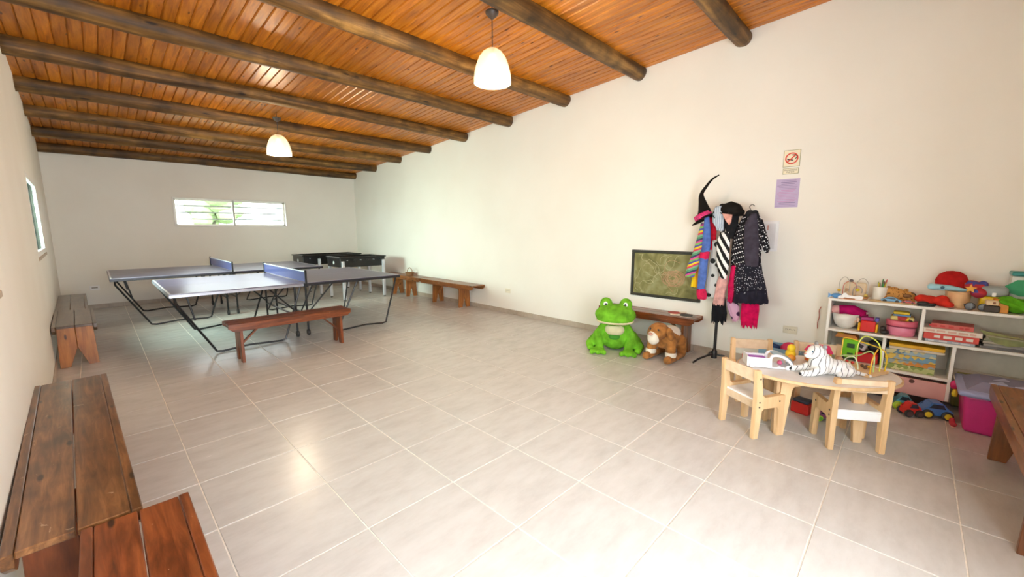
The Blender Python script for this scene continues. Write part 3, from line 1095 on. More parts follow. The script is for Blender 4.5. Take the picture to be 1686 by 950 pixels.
def chalkboard():
    yl, yr = 0.335, -0.56
    zb, zt = 0.598, 1.193
    t = thing('chalkboard', 'green chalkboard with black frame and chalk scribbles on the right wall', 'chalkboard', (XR, 0, 0))
    fr = mat('board_frame', (0.025, 0.022, 0.015), 0.5, var=0.4)
    w = 0.035
    for (a, b, c, d) in ((yl, yr, zt - w, zt), (yl, yr, zb, zb + w)):
        MB().box((-0.012, (a + b) / 2, (c + d) / 2), (0.024, abs(a - b), d - c), bev=0.004).build('frame_rail', fr, t)
    for y in (yl - w / 2, yr + w / 2):
        MB().box((-0.012, y, (zb + zt) / 2), (0.023, w, zt - zb - 2 * w + 0.002), bev=0.004).build('frame_rail', fr, t)
    m, nt, b = _new('chalky_slate')
    n1 = N(nt, 'ShaderNodeTexNoise')
    n1.inputs['Scale'].default_value = 4.5
    n1.inputs['Detail'].default_value = 7
    n1.inputs['Distortion'].default_value = 1.5
    nt.links.new(mapping(nt).outputs[0], n1.inputs['Vector'])
    r = ramp(nt, [(0.3, (0.12, 0.115, 0.03)), (0.5, (0.22, 0.205, 0.07)), (0.72, (0.34, 0.34, 0.18))])
    nt.links.new(n1.outputs['Fac'], r.inputs[0])
    nt.links.new(r.outputs[0], b.inputs['Base Color'])
    b.inputs['Roughness'].default_value = 0.6
    bd = MB().box((-0.006, (yl + yr) / 2, (zb + zt) / 2), (0.010, yl - yr - 0.04, zt - zb - 0.04)).build('slate', m, t)
    rng = random.Random(9)
    ch = MB()
    for k in range(16):
        y, z = rng.uniform(yr + 0.32, yl - 0.1), rng.uniform(zb + 0.1, zt - 0.12)
        pts = []
        a = rng.uniform(0, 6.28)
        for _ in range(rng.randint(4, 7)):
            pts.append((-0.0115, y, z))
            a += rng.uniform(-1.3, 1.3)
            y = min(max(y + 0.06 * math.cos(a), yr + 0.28), yl - 0.06)
            z = min(max(z + 0.06 * math.sin(a), zb + 0.06), zt - 0.06)
        ch.tube(spline(pts, 5), 0.0024, 5)
    ch.build('chalk_scribble', mat('chalk_pale', (0.50, 0.46, 0.28), 0.9), bd)
    ch = MB()
    yc, zc = -0.22, 0.86
    for k in range(9):
        rr = 0.035 + 0.013 * k
        ch.tube([(-0.0115, yc + rr * math.cos(a) * 1.05, zc + rr * 0.75 * math.sin(a) + rng.uniform(-0.006, 0.006)) for a in [q * 0.42 + k for q in range(14)]], 0.0042, 5)
    ch.tube(spline([(-0.0115, -0.10, 0.92), (-0.0115, -0.13, 1.04), (-0.0115, -0.2, 1.08), (-0.0115, -0.3, 1.05)]), 0.003, 5)
    ch.tube(spline([(-0.0115, -0.15, 0.77), (-0.0115, -0.2, 0.72), (-0.0115, -0.24, 0.69)]), 0.003, 5)
    ch.build('chalk_drawing', mat('chalk_pink', (0.47, 0.29, 0.17), 0.9, var=0.15), bd)


chalkboard()


# ------------------------------------------------------------------ things on the bench under the board
def paddle(label, loc, rz, col):
    t = thing('table_tennis_bat', label, 'bat', loc, rz, 'table tennis bats')
    MB().lathe([(0, 0), (0.075, 0), (0.075, 0.006), (0, 0.006)], (0, 0, 0), 28, None, 1.0, 1.05).build('blade', C('bat_wood', 0.72, 0.62, 0.48), t)
    MB().lathe([(0, 0.0062), (0.073, 0.0062), (0.073, 0.009), (0, 0.009)], (0, 0, 0), 28, None, 1.0, 1.05).build('rubber', C('bat_rubber_%.2f' % col[0], *col, rough=0.6), t)
    MB().box((-0.12, 0, 0.008), (0.11, 0.028, 0.016), bev=0.005).build('handle', C('bat_handle', 0.75, 0.66, 0.52), t)


paddle('table tennis bat with red rubber lying at the end of the bench under the chalkboard', (4.56, -0.30, 0.4505), 2.4, (0.45, 0.03, 0.02))
paddle('table tennis bat with black rubber beside the red one on the bench', (4.49, -0.47, 0.4505), -1.1, (0.03, 0.03, 0.03))


# ------------------------------------------------------------------ plush animals on the floor
def frog():
    base = Vector((4.03, 0.19, 0))
    rz = math.atan2(-0.44, -0.90)      # faces the camera side
    t = thing('plush_frog', 'big green plush frog sitting on the floor in front of the bench', 'plush toy', base, rz)
    g = mat('frog_plush', (0.145, 0.40, 0.022), 0.9, var=0.4, scale=9, bmp=0.5, spec=0.15)
    g2 = mat('frog_dark', (0.045, 0.22, 0.012), 0.9, var=0.25, sheen=0.06)
    cream = mat('frog_cream', (0.66, 0.58, 0.36), 0.9, var=0.08, sheen=0.06)
    # local +x = front, +y = the frog's left (image right)
    parts = [('e', (-0.06, 0, 0.17), (0.17, 0.19, 0.17)), ('e', (0.0, 0, 0.30), (0.12, 0.13, 0.10)),
             ('e', (-0.05, 0.19, 0.12), (0.17, 0.09, 0.12)), ('e', (-0.05, -0.19, 0.12), (0.17, 0.09, 0.12))]
    for s in (-1, 1):
        parts += [('t', [(0.0, s * 0.13, 0.30), (0.05, s * 0.20, 0.20), (0.10, s * 0.17, 0.10), (0.13, s * 0.16, 0.045)], (0.05, 0.052, 0.045, 0.045)),
                  ('e', (0.15, s * 0.17, 0.035), (0.08, 0.07, 0.034))]
        for k in (-1, 0, 1):
            parts.append(('t', [(0.16, s * 0.17 + k * 0.035, 0.03), (0.245, s * 0.17 + k * 0.072, 0.028)], (0.03, 0.031)))
        parts.append(('t', [(-0.10, s * 0.24, 0.10), (0.02, s * 0.29, 0.06), (0.10, s * 0.28, 0.04)], (0.07, 0.06, 0.04)))
    blob('body', g, t, parts, 0.011, 5)
    hd = blob('head', g, t, [('e', (0.05, 0, 0.45), (0.175, 0.24, 0.125)), ('e', (0.10, 0, 0.41), (0.15, 0.215, 0.085)),
                             ('e', (0.0, 0.115, 0.565), (0.07, 0.075, 0.08)), ('e', (0.0, -0.115, 0.565), (0.07, 0.075, 0.08))], 0.010, 5)
    MB().ell((0.085, 0, 0.385), (0.158, 0.222, 0.050), None, 32, 14).build('mouth', cream, hd, 'all')
    MB().ell((0.055, 0, 0.27), (0.085, 0.115, 0.085), None, 24, 14).build('neck_patch', cream, t, 'all')
    MB().ell((0.06, 0, 0.19), (0.07, 0.08, 0.05), None, 20, 12).build('belly', g2, t, 'all')
    for s in (-1, 1):
        e = MB().ell((0.064, s * 0.115, 0.572), (0.012, 0.026, 0.03), None, 20, 12).build('eye', M_WHITE, hd, 'all')
        MB().ell((0.074, s * 0.112, 0.570), (0.006, 0.014, 0.017), None, 16, 10).build('pupil', M_DARK, hd, 'all')
        MB().ell((0.205, s * 0.035, 0.475), (0.008, 0.007, 0.006), None, 10, 8).build('nostril', g2, hd, 'all')


frog()


def dog():
    base = Vector((4.08, -0.39, 0))
    rz = math.atan2(0.05, -1.0)
    t = thing('plush_dog', 'brown and white plush dog standing on the floor beside the frog', 'plush toy', base, rz)
    br = mat('dog_brown', (0.34, 0.135, 0.028), 0.9, var=0.45, scale=16, bmp=0.5, sheen=0.06)
    wh = mat('dog_white', (0.74, 0.68, 0.58), 0.9, var=0.08, bmp=0.4, sheen=0.06)
    parts = [('e', (-0.12, 0.0, 0.23), (0.19, 0.125, 0.125)), ('e', (0.0, 0.0, 0.26), (0.11, 0.11, 0.13))]
    for s in (-1, 1):
        parts += [('t', [(0.02, s * 0.10, 0.24), (0.04, s * 0.115, 0.12), (0.05, s * 0.12, 0.05)], (0.065, 0.055, 0.05)),
                  ('t', [(-0.22, s * 0.09, 0.20), (-0.24, s * 0.11, 0.10), (-0.22, s * 0.115, 0.05)], (0.075, 0.055, 0.05)),
                  ('t', [(-0.20, s * 0.12, 0.04), (0.06, s * 0.13, 0.035), (0.13, s * 0.125, 0.045)], (0.036, 0.036, 0.045))]
    blob('body', br, t, parts, 0.011, 5)
    MB().ell((-0.15, 0.0, 0.275), (0.15, 0.115, 0.095), None, 24, 14).build('saddle_patch', wh, t, 'all')
    for s in (-1, 1):
        MB().lathe([(0.056, -0.025), (0.060, 0), (0.056, 0.025)], (0.045, s * 0.118, 0.095), 20).build('sock', wh, t, 'all')
    hd = blob('head', br, t, [('e', (0.09, -0.01, 0.345), (0.115, 0.105, 0.095)), ('e', (0.15, -0.02, 0.29), (0.075, 0.07, 0.075))], 0.010, 4)
    MB().ell((0.165, -0.025, 0.285), (0.072, 0.068, 0.085), (0, -0.3, 0), 24, 14).build('muzzle', wh, hd, 'all')
    MB().ell((0.235, -0.03, 0.33), (0.018, 0.024, 0.017), None, 14, 10).build('nose', C('dog_pink', 0.55, 0.28, 0.22), hd, 'all')
    for s in (-1, 1):
        MB().ell((0.075, s * 0.115, 0.325), (0.055, 0.028, 0.075), (s * 0.25, 0.3, 0), 18, 12).build('ear', br, hd, 'all')
        MB().ell((0.182, s * 0.045 - 0.015, 0.375), (0.010, 0.013, 0.013), None, 12, 8).build('eye', M_DARK, hd, 'all')


dog()


# ------------------------------------------------------------------ coat stand and dressing-up clothes
SX, SY = 4.45, -0.82      # stand pole


def coat_stand():
    t = thing('coat_stand', 'black metal coat stand loaded with costumes against the right wall', 'coat stand', (SX, SY, 0))
    MB().tube([(0, 0, 0.04), (0, 0, 1.62)], 0.016, 12).build('pole', M_BLACK, t, True)
    for k in range(3):
        a = math.radians(155 + 120 * k)
        c, s = math.cos(a), math.sin(a)
        q = 0.30 if k == 0 else 0.20
        MB().tube([(0, 0, 0.075), (0.10 * c, 0.10 * s, 0.07), (q * 0.75 * c, q * 0.75 * s, 0.045), (q * c, q * s, 0.012)], 0.011, 8).build('foot', M_BLACK, t, True)
    MB().lathe([(0, 0.03), (0.03, 0.03), (0.03, 0.11), (0.018, 0.13), (0, 0.13)], (0, 0, 0), 16).build('hub', M_BLACK, t, True)
    for k in range(6):
        a = math.radians(30 + 60 * k)
        c, s = math.cos(a), math.sin(a)
        q = 0.15
        MB().tube(spline([(0, 0, 1.52), (0.07 * c, 0.07 * s, 1.54), (q * c, q * s, 1.60), (q * 0.93 * c, q * 0.93 * s, 1.64)], 4), 0.006, 6).build('hook', M_BLACK, t, True)


coat_stand()


def drape(name, label, cat, m, levels, X, depth=0.3, pleats=7, amp=0.16, ragged=0.0, seed=0, parent=None, n=56, sub=5, tilt=0.0):
    """hanging cloth: rows (py, px left, px right) measured in the photograph at the cloth's distance X from the left"""
    rng = random.Random(seed)
    rows = []
    for py, a, b in levels:
        A, B = P(a, py, x=X), P(b, py, x=X)
        rows.append(((A.y + B.y) / 2, abs(A.y - B.y) / 2, (A.z + B.z) / 2, (B.z - A.z) / 2))
    full = []
    for i in range(len(rows) - 1):
        for k in range(sub):
            f = k / sub
            full.append([rows[i][j] * (1 - f) + rows[i + 1][j] * f for j in range(4)])
    full.append(list(rows[-1]))
    y0, z0 = full[0][0], full[0][2]
    mb = MB()
    ph = rng.uniform(0, 6)
    jit = [rng.uniform(0, 1) ** 1.5 * ragged for _ in range(n)]
    rings = []
    M = len(full) - 1
    for i, (yc, w, z, sl) in enumerate(full):
        f = i / M
        d = min(max(0.022, w * depth), 0.085)
        ring = []
        for k in range(n):
            th = 2 * PI * k / n
            pl = 1 + amp * (0.25 + 0.75 * f) * math.sin(pleats * th + ph + 0.8 * math.sin(3 * f)) + 0.03 * math.sin(11 * th + 5 * f)
            zz = z - (sl * math.cos(th)) - (jit[k] if i == M else 0) + 0.006 * math.sin(9 * f + 2 * th)
            ring.append(mb.bm.verts.new((d * math.sin(th) * pl + tilt * f, yc + w * math.cos(th) * (1 + (pl - 1) * 0.25) - y0, zz - z0)))
        rings.append(ring)
    for A, B in zip(rings, rings[1:]):
        for k in range(n):
            mb.bm.faces.new((A[k], A[(k + 1) % n], B[(k + 1) % n], B[k]))
    mb.bm.faces.new(rings[0])
    o = mb.build(name, m, parent, 'all')
    if parent is None:
        o.location = (X, y0, z0)
        tag(o, label, cat, 'dressing-up clothes on the coat stand')
    else:
        o.location = Vector((X, y0, z0)) - parent.location
    return o


GA = 'dressing-up clothes on the coat stand'
cl = lambda n, r, g, b: mat(n, (r * 0.85, g * 0.85, b * 0.85), 0.85, var=0.25, scale=20, spec=0.15)
rainbow = stripes('rainbow_cloth', [(0.05, 0.05, 0.12), (0.10, 0.30, 0.16), (0.22, 0.42, 0.28), (0.65, 0.05, 0.12), (0.75, 0.55, 0.03), (0.10, 0.10, 0.35), (0.2, 0.45, 0.12), (0.6, 0.08, 0.3)], 2.2, (0.5, 0, 0.2), 1.5, axis='Z')
zebra = stripes('zebra_cloth', [(0.8, 0.8, 0.8), (0.012, 0.012, 0.012)], 5.5, (0.5, 0, 0.15), 1.2, axis='Y')
dots = spots('dotted_cloth', (0.010, 0.009, 0.013), (0.80, 0.80, 0.82), 44, 0.31)
finedots = spots('fine_dotted_cloth', (0.012, 0.011, 0.020), (0.60, 0.60, 0.66), 60, 0.24, 0.7)
dalm = spots('dalmatian_cloth', (0.50, 0.50, 0.50), (0.02, 0.02, 0.02), 11, 0.32, 0.9)
satin = cl('grey_satin', 0.055, 0.047, 0.068)

drape('rainbow_dress', 'multicoloured striped dress at the left side of the coat stand', 'dress', rainbow,
      [(368, 1154, 1166), (392, 1148, 1166), (415, 1141, 1160), (438, 1132, 1150), (455, 1128, 1143)], 4.42, 0.35, 6, 0.15, 0.01, 1)
drape('yellow_tights', 'bright yellow trousers hanging left of the blue costume', 'trousers', stripes('yellow_cloth', [(0.80, 0.48, 0.01), (0.85, 0.62, 0.02), (0.75, 0.33, 0.02)], 3.0, (0, 0, 0), 1.0, axis='Y'),
      [(408, 1145, 1156), (425, 1142, 1154), (455, 1140, 1152), (471, 1137, 1152)], 4.47, 0.4, 5, 0.2, 0.012, 2)
j = drape('blue_jumpsuit', 'blue satin costume with crimson cuffs on the coat stand', 'costume', cl('blue_cloth', 0.10, 0.18, 0.52),
          [(357, 1160, 1168), (380, 1158, 1170), (405, 1156, 1170), (430, 1152, 1166), (460, 1149, 1163), (476, 1148, 1160)], 4.38, 0.35, 5, 0.14, 0.0, 3)
drape('cuff', '', '', cl('crimson_cloth', 0.62, 0.02, 0.09), [(476, 1147, 1161), (484, 1147, 1164), (492, 1149, 1163)], 4.38, 0.4, 6, 0.12, 0.008, 4, j)
drape('waist_frill', '', '', cl('crimson_cloth', 0.62, 0.02, 0.09), [(415, 1153, 1169), (425, 1151, 1167)], 4.375, 0.45, 8, 0.16, 0.008, 5, j)
drape('red_shirt', 'bright red shirt between the blue costume and the grey wig', 'shirt', cl('red_cloth', 0.60, 0.01, 0.03),
      [(358, 1166, 1174), (375, 1167, 1180), (395, 1167, 1179), (410, 1167, 1176)], 4.44, 0.35, 5, 0.15, 0.01, 6)
drape('spotted_costume', 'grey costume with black spots hanging in the middle of the coat stand', 'costume', dalm,
      [(395, 1172, 1188), (420, 1170, 1190), (450, 1166, 1186), (475, 1162, 1184), (488, 1161, 1182)], 4.43, 0.35, 6, 0.15, 0.012, 7)
drape('grey_wig', 'pale grey shaggy wig under the black hat', 'wig', stripes('wig_hair', [(0.42, 0.50, 0.60), (0.55, 0.6, 0.66), (0.30, 0.36, 0.46)], 16, (0, 0, 0), 3.0, axis='Y'),
      [(340, 1178, 1190), (352, 1173, 1192), (366, 1174, 1192), (378, 1180, 1192)], 4.36, 0.45, 9, 0.14, 0.02, 8)
drape('striped_scarf', 'black and white striped scarf looped over the coat stand', 'scarf', zebra,
      [(383, 1186, 1202), (400, 1180, 1202), (425, 1180, 1201), (445, 1182, 1199), (458, 1186, 1196)], 4.36, 0.4, 5, 0.12, 0.0, 9)
drape('pink_scarf', 'pale pink cloth hanging below the striped scarf', 'scarf', cl('pale_pink_cloth', 0.70, 0.38, 0.36),
      [(455, 1184, 1198), (466, 1180, 1198), (482, 1177, 1194), (500, 1174, 1192)], 4.40, 0.4, 6, 0.2, 0.03, 10)
drape('black_skirt', 'ragged black skirt lowest on the coat stand pole', 'skirt', cl('black_cloth', 0.010, 0.010, 0.014),
      [(488, 1178, 1194), (500, 1173, 1195), (515, 1172, 1197), (526, 1172, 1196)], 4.43, 0.5, 7, 0.2, 0.055, 11)
drape('lilac_cape', 'ragged lilac cloth with dark marks beside the black skirt', 'cape', spots('lilac_cloth', (0.62, 0.36, 0.52), (0.05, 0.02, 0.06), 14, 0.33, 1.0),
      [(492, 1196, 1210), (505, 1197, 1217), (520, 1203, 1218), (526, 1205, 1216)], 4.47, 0.4, 6, 0.2, 0.04, 12)
drape('crimson_cape', 'crimson satin cape between the scarf and the dotted dress', 'cape', cl('crimson_satin', 0.60, 0.01, 0.09),
      [(437, 1205, 1216), (445, 1203, 1216), (470, 1199, 1212), (495, 1198, 1207)], 4.41, 0.4, 5, 0.2, 0.03, 13)
drape('black_mask_hood', 'black hood with a pale pink face opening under the black hat', 'hood', cl('hood_black', 0.012, 0.012, 0.014),
      [(345, 1192, 1214), (358, 1192, 1217), (375, 1194, 1214), (392, 1198, 1208)], 4.37, 0.45, 5, 0.1, 0.01, 14)
o = MB().prism([(-0.04, 0.045), (0.055, 0.06), (0.02, -0.01), (-0.02, -0.06), (-0.035, -0.03)], -0.006, 0.006, 'yz').build('face_opening', cl('mask_pink', 0.72, 0.36, 0.30))
o.parent = bpy.data.objects['black_mask_hood']
o.location = (-0.068, -0.0, -0.10)
o = drape('red_trousers', 'bright crimson trousers with torn hem below the dotted dress', 'trousers', cl('crimson_bright', 0.70, 0.005, 0.10),
          [(495, 1221, 1250), (510, 1220, 1250), (525, 1219, 1248), (534, 1220, 1247)], 4.47, 0.3, 6, 0.25, 0.05, 15)


def dotted_dress():
    t = drape('dotted_dress', 'black and white polka dot dress with flared skirt on the right of the coat stand', 'dress', dots,
              [(350, 1234, 1246), (358, 1222, 1252), (375, 1214, 1254), (400, 1207, 1255), (425, 1205, 1253), (440, 1211, 1253)], 4.40, 0.3, 5, 0.05, 0.0, 16)
    drape('bodice_panel', '', '', satin, [(352, 1236, 1246), (370, 1226, 1248), (400, 1224, 1250), (430, 1226, 1249), (438, 1228, 1248)], 4.325, 0.16, 4, 0.06, 0, 17, t)
    drape('skirt', '', '', finedots, [(432, 1214, 1253), (445, 1211, 1255), (465, 1209, 1260), (485, 1209, 1263)], 4.385, 0.34, 9, 0.16, 0.0, 18, t)
    drape('hem_flounce', '', '', cl('dress_hem', 0.018, 0.016, 0.03), [(478, 1210, 1262), (490, 1208, 1264), (498, 1208, 1264)], 4.38, 0.36, 9, 0.17, 0.02, 19, t)
    drape('sleeve', '', '', dots, [(362, 1250, 1256), (378, 1252, 1260), (395, 1253, 1266), (410, 1256, 1268), (416, 1259, 1265)], 4.42, 0.45, 5, 0.12, 0, 20, t)
    drape('sleeve', '', '', dots, [(368, 1213, 1221), (390, 1207, 1217), (415, 1204, 1213), (440, 1203, 1210)], 4.45, 0.45, 5, 0.12, 0, 21, t)
    drape('collar', '', '', cl('collar_black', 0.02, 0.02, 0.025), [(347, 1231, 1247), (352, 1227, 1250), (358, 1229, 1249)], 4.39, 0.3, 8, 0.15, 0.02, 22, t)
    h = thing('wire_hanger', 'white wire hanger hooked over the coat stand, carrying the dotted dress', 'hanger', (4.41, P(1236, 345, x=4.41).y, P(1236, 345, x=4.41).z))
    MB().tube(spline([(0, -0.02, -0.03), (0, 0.0, 0.0), (0, 0.01, 0.03), (0, -0.01, 0.05), (0, -0.035, 0.035)]), 0.0035, 6).build('hook', M_DARK, h, True)
    MB().tube(spline([(0, 0.02, -0.05), (0, 0.06, -0.02), (0, 0.09, 0.0), (0, 0.10, -0.05), (0, 0.07, -0.10), (0, 0.02, -0.09)]), 0.004, 6).build('wire_loop', mat('hanger_white', (0.7, 0.68, 0.62), 0.5), h, True)


dotted_dress()


def hats():
    X = 4.40
    tip, mid, bend = P(1184, 288, x=X), P(1160, 312, x=X), P(1155, 320, x=X)
    b0 = P(1161, 352, x=X)
    t = thing('witch_hat', 'tall bent black witch hat with a pink band on top of the coat stand', 'hat', b0)
    bk = mat('hat_felt', (0.011, 0.009, 0.008), 0.9, spec=0.15)
    pts = spline([Vector((0, 0.0, -0.03)), Vector((0, 0.01, 0.03)), P(1157, 335, x=X) - b0, bend - b0, P(1163, 307, x=X) - b0, P(1173, 295, x=X) - b0, tip - b0], 5)
    n = len(pts)
    rad = [0.085 - 0.066 * min(1, i / (n * 0.5)) - 0.0145 * max(0, (i - n * 0.5) / (n * 0.5)) for i in range(n)]
    MB().tube(pts, rad, 16).build('cone', bk, t, 'all')
    rot = Matrix.Rotation(-0.50, 3, 'X')
    MB().lathe([(0.06, 0.004), (0.10, 0.003), (0.15, -0.006), (0.155, -0.01), (0.15, -0.012), (0.06, -0.006)], (0, 0.0, -0.045), 32, rot, 0.55, 1.0).build('brim', bk, t, 'all')
    MB().lathe([(0.088, 0.0), (0.086, 0.045), (0.080, 0.045), (0.08, 0)], (0, 0.01, -0.042), 28, rot, 1.0, 1.08).build('hat_band', mat('pink_sequin', (0.62, 0.03, 0.18), 0.5, var=0.5, scale=60), t, 'all')
    b1 = P(1203, 348, x=X)
    t = thing('black_bicorne_hat', 'black felt costume hat with raised brim in the middle of the coat stand top', 'hat', b1)
    blob('crown', bk, t, [('e', (0, 0.0, 0.02), (0.09, 0.11, 0.075)), ('e', (0.0, 0.085, 0.04), (0.05, 0.035, 0.045)), ('e', (0, -0.05, -0.01), (0.08, 0.085, 0.045)), ('e', (0, 0.0, 0.085), (0.03, 0.025, 0.02))], 0.01, 4)
    MB().lathe([(0.07, 0.0), (0.12, 0.008), (0.14, 0.02), (0.135, 0.024), (0.07, 0.012)], (0, -0.01, -0.045), 32, (0.12, 0, 0), 0.7, 0.95).build('brim', bk, t, 'all')


hats()


# ------------------------------------------------------------------ children's table and chairs
def child_chair(label, back_mid, facing, w=0.33, group='small wooden children chairs'):
    """back_mid: floor point between the rear posts; facing: direction the sitter looks"""
    t = thing('child_chair', label, 'chair', (back_mid[0], back_mid[1], 0), math.atan2(facing[1], facing[0]), group)
    D, z = 0.255, 0.0
    out = [(0.0, 0), (0.042, 0), (0.052, 0.205), (0.07, 0.222), (D - 0.065, 0.222), (D - 0.05, 0.205), (D - 0.045, 0), (D, 0), (D, 0.300), (D - 0.012, 0.307), (0.075, 0.297), (0.052, 0.315), (0.028, 0.50), (-0.010, 0.50), (0.004, 0.30)]
    th = 0.034
    for s in (-1, 1):
        y = s * (w / 2 - th / 2)
        m = MB().prism(out, y - th / 2, y + th / 2, 'xz')
        bmesh.ops.bevel(m.bm, geom=list(m.bm.edges), offset=0.004, segments=2, affect='EDGES')
        p = m.build('side_frame', M_BIRCH, t)
        for (x, zz) in ((0.022, 0.44), (0.03, 0.27), (D - 0.05, 0.262), (0.03, 0.235)):
            MB().lathe([(0, 0), (0.006, 0), (0.006, 0.002), (0, 0.002)], (x, s * (w / 2 + 0.0005), zz), 10, (-s * PI / 2, 0, 0)).build('screw', M_DARK, p)
    iw = w - 2 * th
    MB().box((0.012, 0, 0.452), (0.020, iw + 0.004, 0.082), (0, 0.08, 0), bev=0.004, seg=2).build('backrest', M_BIRCH2, t)
    MB().box((D / 2 + 0.012, 0, 0.272), (D - 0.03, iw + 0.002, 0.016), (0, -0.02, 0), bev=0.004).build('seat', M_WHITE, t)
    MB().box((0.034, 0, 0.238), (0.018, iw + 0.002, 0.056), bev=0.003).build('seat_apron', M_WHITE if 'white apron' in label else M_BIRCH2, t)
    MB().box((D - 0.03, 0, 0.24), (0.018, iw + 0.002, 0.05), bev=0.003).build('front_rail', M_BIRCH2, t)
    return t


def unit(a, b):
    v = Vector((b[0] - a[0], b[1] - a[1]))
    v.normalize()
    return v


child_chair('small birch chair with white seat at the left front of the oval table', (2.885, -1.485), (0.862, -0.507))
child_chair('small birch chair with white apron and white seat, nearest the right front of the table', (3.098, -2.158), (0.840, 0.542))
child_chair('small birch chair behind the table, with a red toy on its seat', (3.715, -1.345), (-0.84, -0.54))
child_chair('small birch chair behind the tiger, between table and toy shelf', (3.962, -1.785), (-0.945, -0.33))

TC = Vector((3.255, -1.875, 0))
TU = Vector((0.517, -0.856, 0))
TZ = 0.46


def child_table():
    t = thing('child_table', 'oval white-topped wooden children table covered with toys', 'table', TC, math.atan2(TU.y, TU.x))
    A_, B_ = 0.50, 0.35
    MB().lathe([(0, TZ - 0.022), (0.988, TZ - 0.022), (1.0, TZ - 0.018), (1.0, TZ - 0.003), (0.992, TZ), (0, TZ)], n=64, sx=A_, sy=B_).build('table_top', M_BIRCH, t, True)
    MB().lathe([(0, TZ), (0.975, TZ), (0.975, TZ + 0.0008), (0, TZ + 0.0008)], n=64, sx=A_, sy=B_).build('laminate', mat('table_laminate', (0.74, 0.72, 0.70), 0.35, var=0.04), t)
    cs = [Vector(v) for v in ((-0.26, -0.12, 0), (0.26, -0.12, 0), (0.26, 0.12, 0), (-0.26, 0.12, 0))]
    for k in range(4):
        A, B = cs[k], cs[(k + 1) % 4]
        L = (B - A).length
        h = TZ - 0.023
        q0 = 0.075 if L > 0.3 else 0.06
        out = [(0.0, 0), (0.045, 0), (q0, h - 0.10)]
        for q in range(9):
            u = q / 8
            out.append((q0 + 0.012 + (L - 2 * q0 - 0.024) * u, h - 0.075 + 0.028 * math.sin(PI * u)))
        out += [(L - q0, h - 0.10), (L - 0.045, 0), (L, 0), (L - 0.008, h), (0.008, h)]
        ang = math.atan2(B.y - A.y, B.x - A.x)
        MB().prism(out, -0.014, 0.014, 'xz').build('leg_panel', M_BIRCH, t, False, A, (0, 0, ang))
    return t


child_table()


def tiger():
    base = Vector((3.165, -1.915, TZ + 0.001))
    rz = math.atan2(0.62, -0.55)
    t = thing('plush_tiger', 'white plush tiger with grey stripes lying on the oval table', 'plush toy', base, rz)
    st = stripes('tiger_fur', [(0.80, 0.80, 0.80)] * 3 + [(0.80, 0.80, 0.81)] * 3 + [(0.14, 0.14, 0.15)], 11, (0, 0.3, 0.2), 4.0, 0.9, 'X')
    wh = mat('tiger_white', (0.80, 0.80, 0.79), 0.9, var=0.04, bmp=0.3)
    parts = [('e', (-0.09, 0, 0.05), (0.11, 0.065, 0.055)), ('e', (0.0, 0, 0.075), (0.075, 0.065, 0.08)), ('e', (-0.17, 0.0, 0.04), (0.05, 0.05, 0.04))]
    for s in (-1, 1):
        parts += [('t', [(0.02, s * 0.05, 0.05), (0.09, s * 0.055, 0.022), (0.15, s * 0.055, 0.02)], (0.035, 0.023, 0.022)),
                  ('t', [(-0.15, s * 0.06, 0.035), (-0.08, s * 0.075, 0.02)], (0.035, 0.02))]
    parts.append(('t', [(-0.20, 0.0, 0.03), (-0.25, 0.03, 0.015), (-0.28, 0.07, 0.013)], (0.016, 0.013, 0.012)))
    blob('body', st, t, parts, 0.006, 4)
    hd = blob('head', st, t, [('e', (0.035, 0, 0.155), (0.056, 0.056, 0.052)), ('e', (0.07, 0, 0.14), (0.035, 0.036, 0.03))], 0.005, 3)
    MB().ell((0.088, 0, 0.135), (0.026, 0.032, 0.024), None, 18, 12).build('muzzle', wh, hd, 'all')
    MB().ell((0.113, 0, 0.145), (0.007, 0.010, 0.007), None, 10, 8).build('nose', C('tiger_nose', 0.45, 0.22, 0.15), hd, 'all')
    for s in (-1, 1):
        MB().ell((0.015, s * 0.042, 0.203), (0.010, 0.018, 0.018), None, 14, 10).build('ear', C('tiger_ear', 0.30, 0.30, 0.31), hd, 'all')
        MB().ell((0.080, s * 0.025, 0.165), (0.005, 0.007, 0.008), None, 10, 8).build('eye', C('tiger_eye', 0.05, 0.12, 0.2, 0.2), hd, 'all')
        MB().ell((0.168, s * 0.055, 0.018), (0.008, 0.014, 0.010), None, 10, 8).build('paw_pad', M_DARK, t, 'all')


tiger()


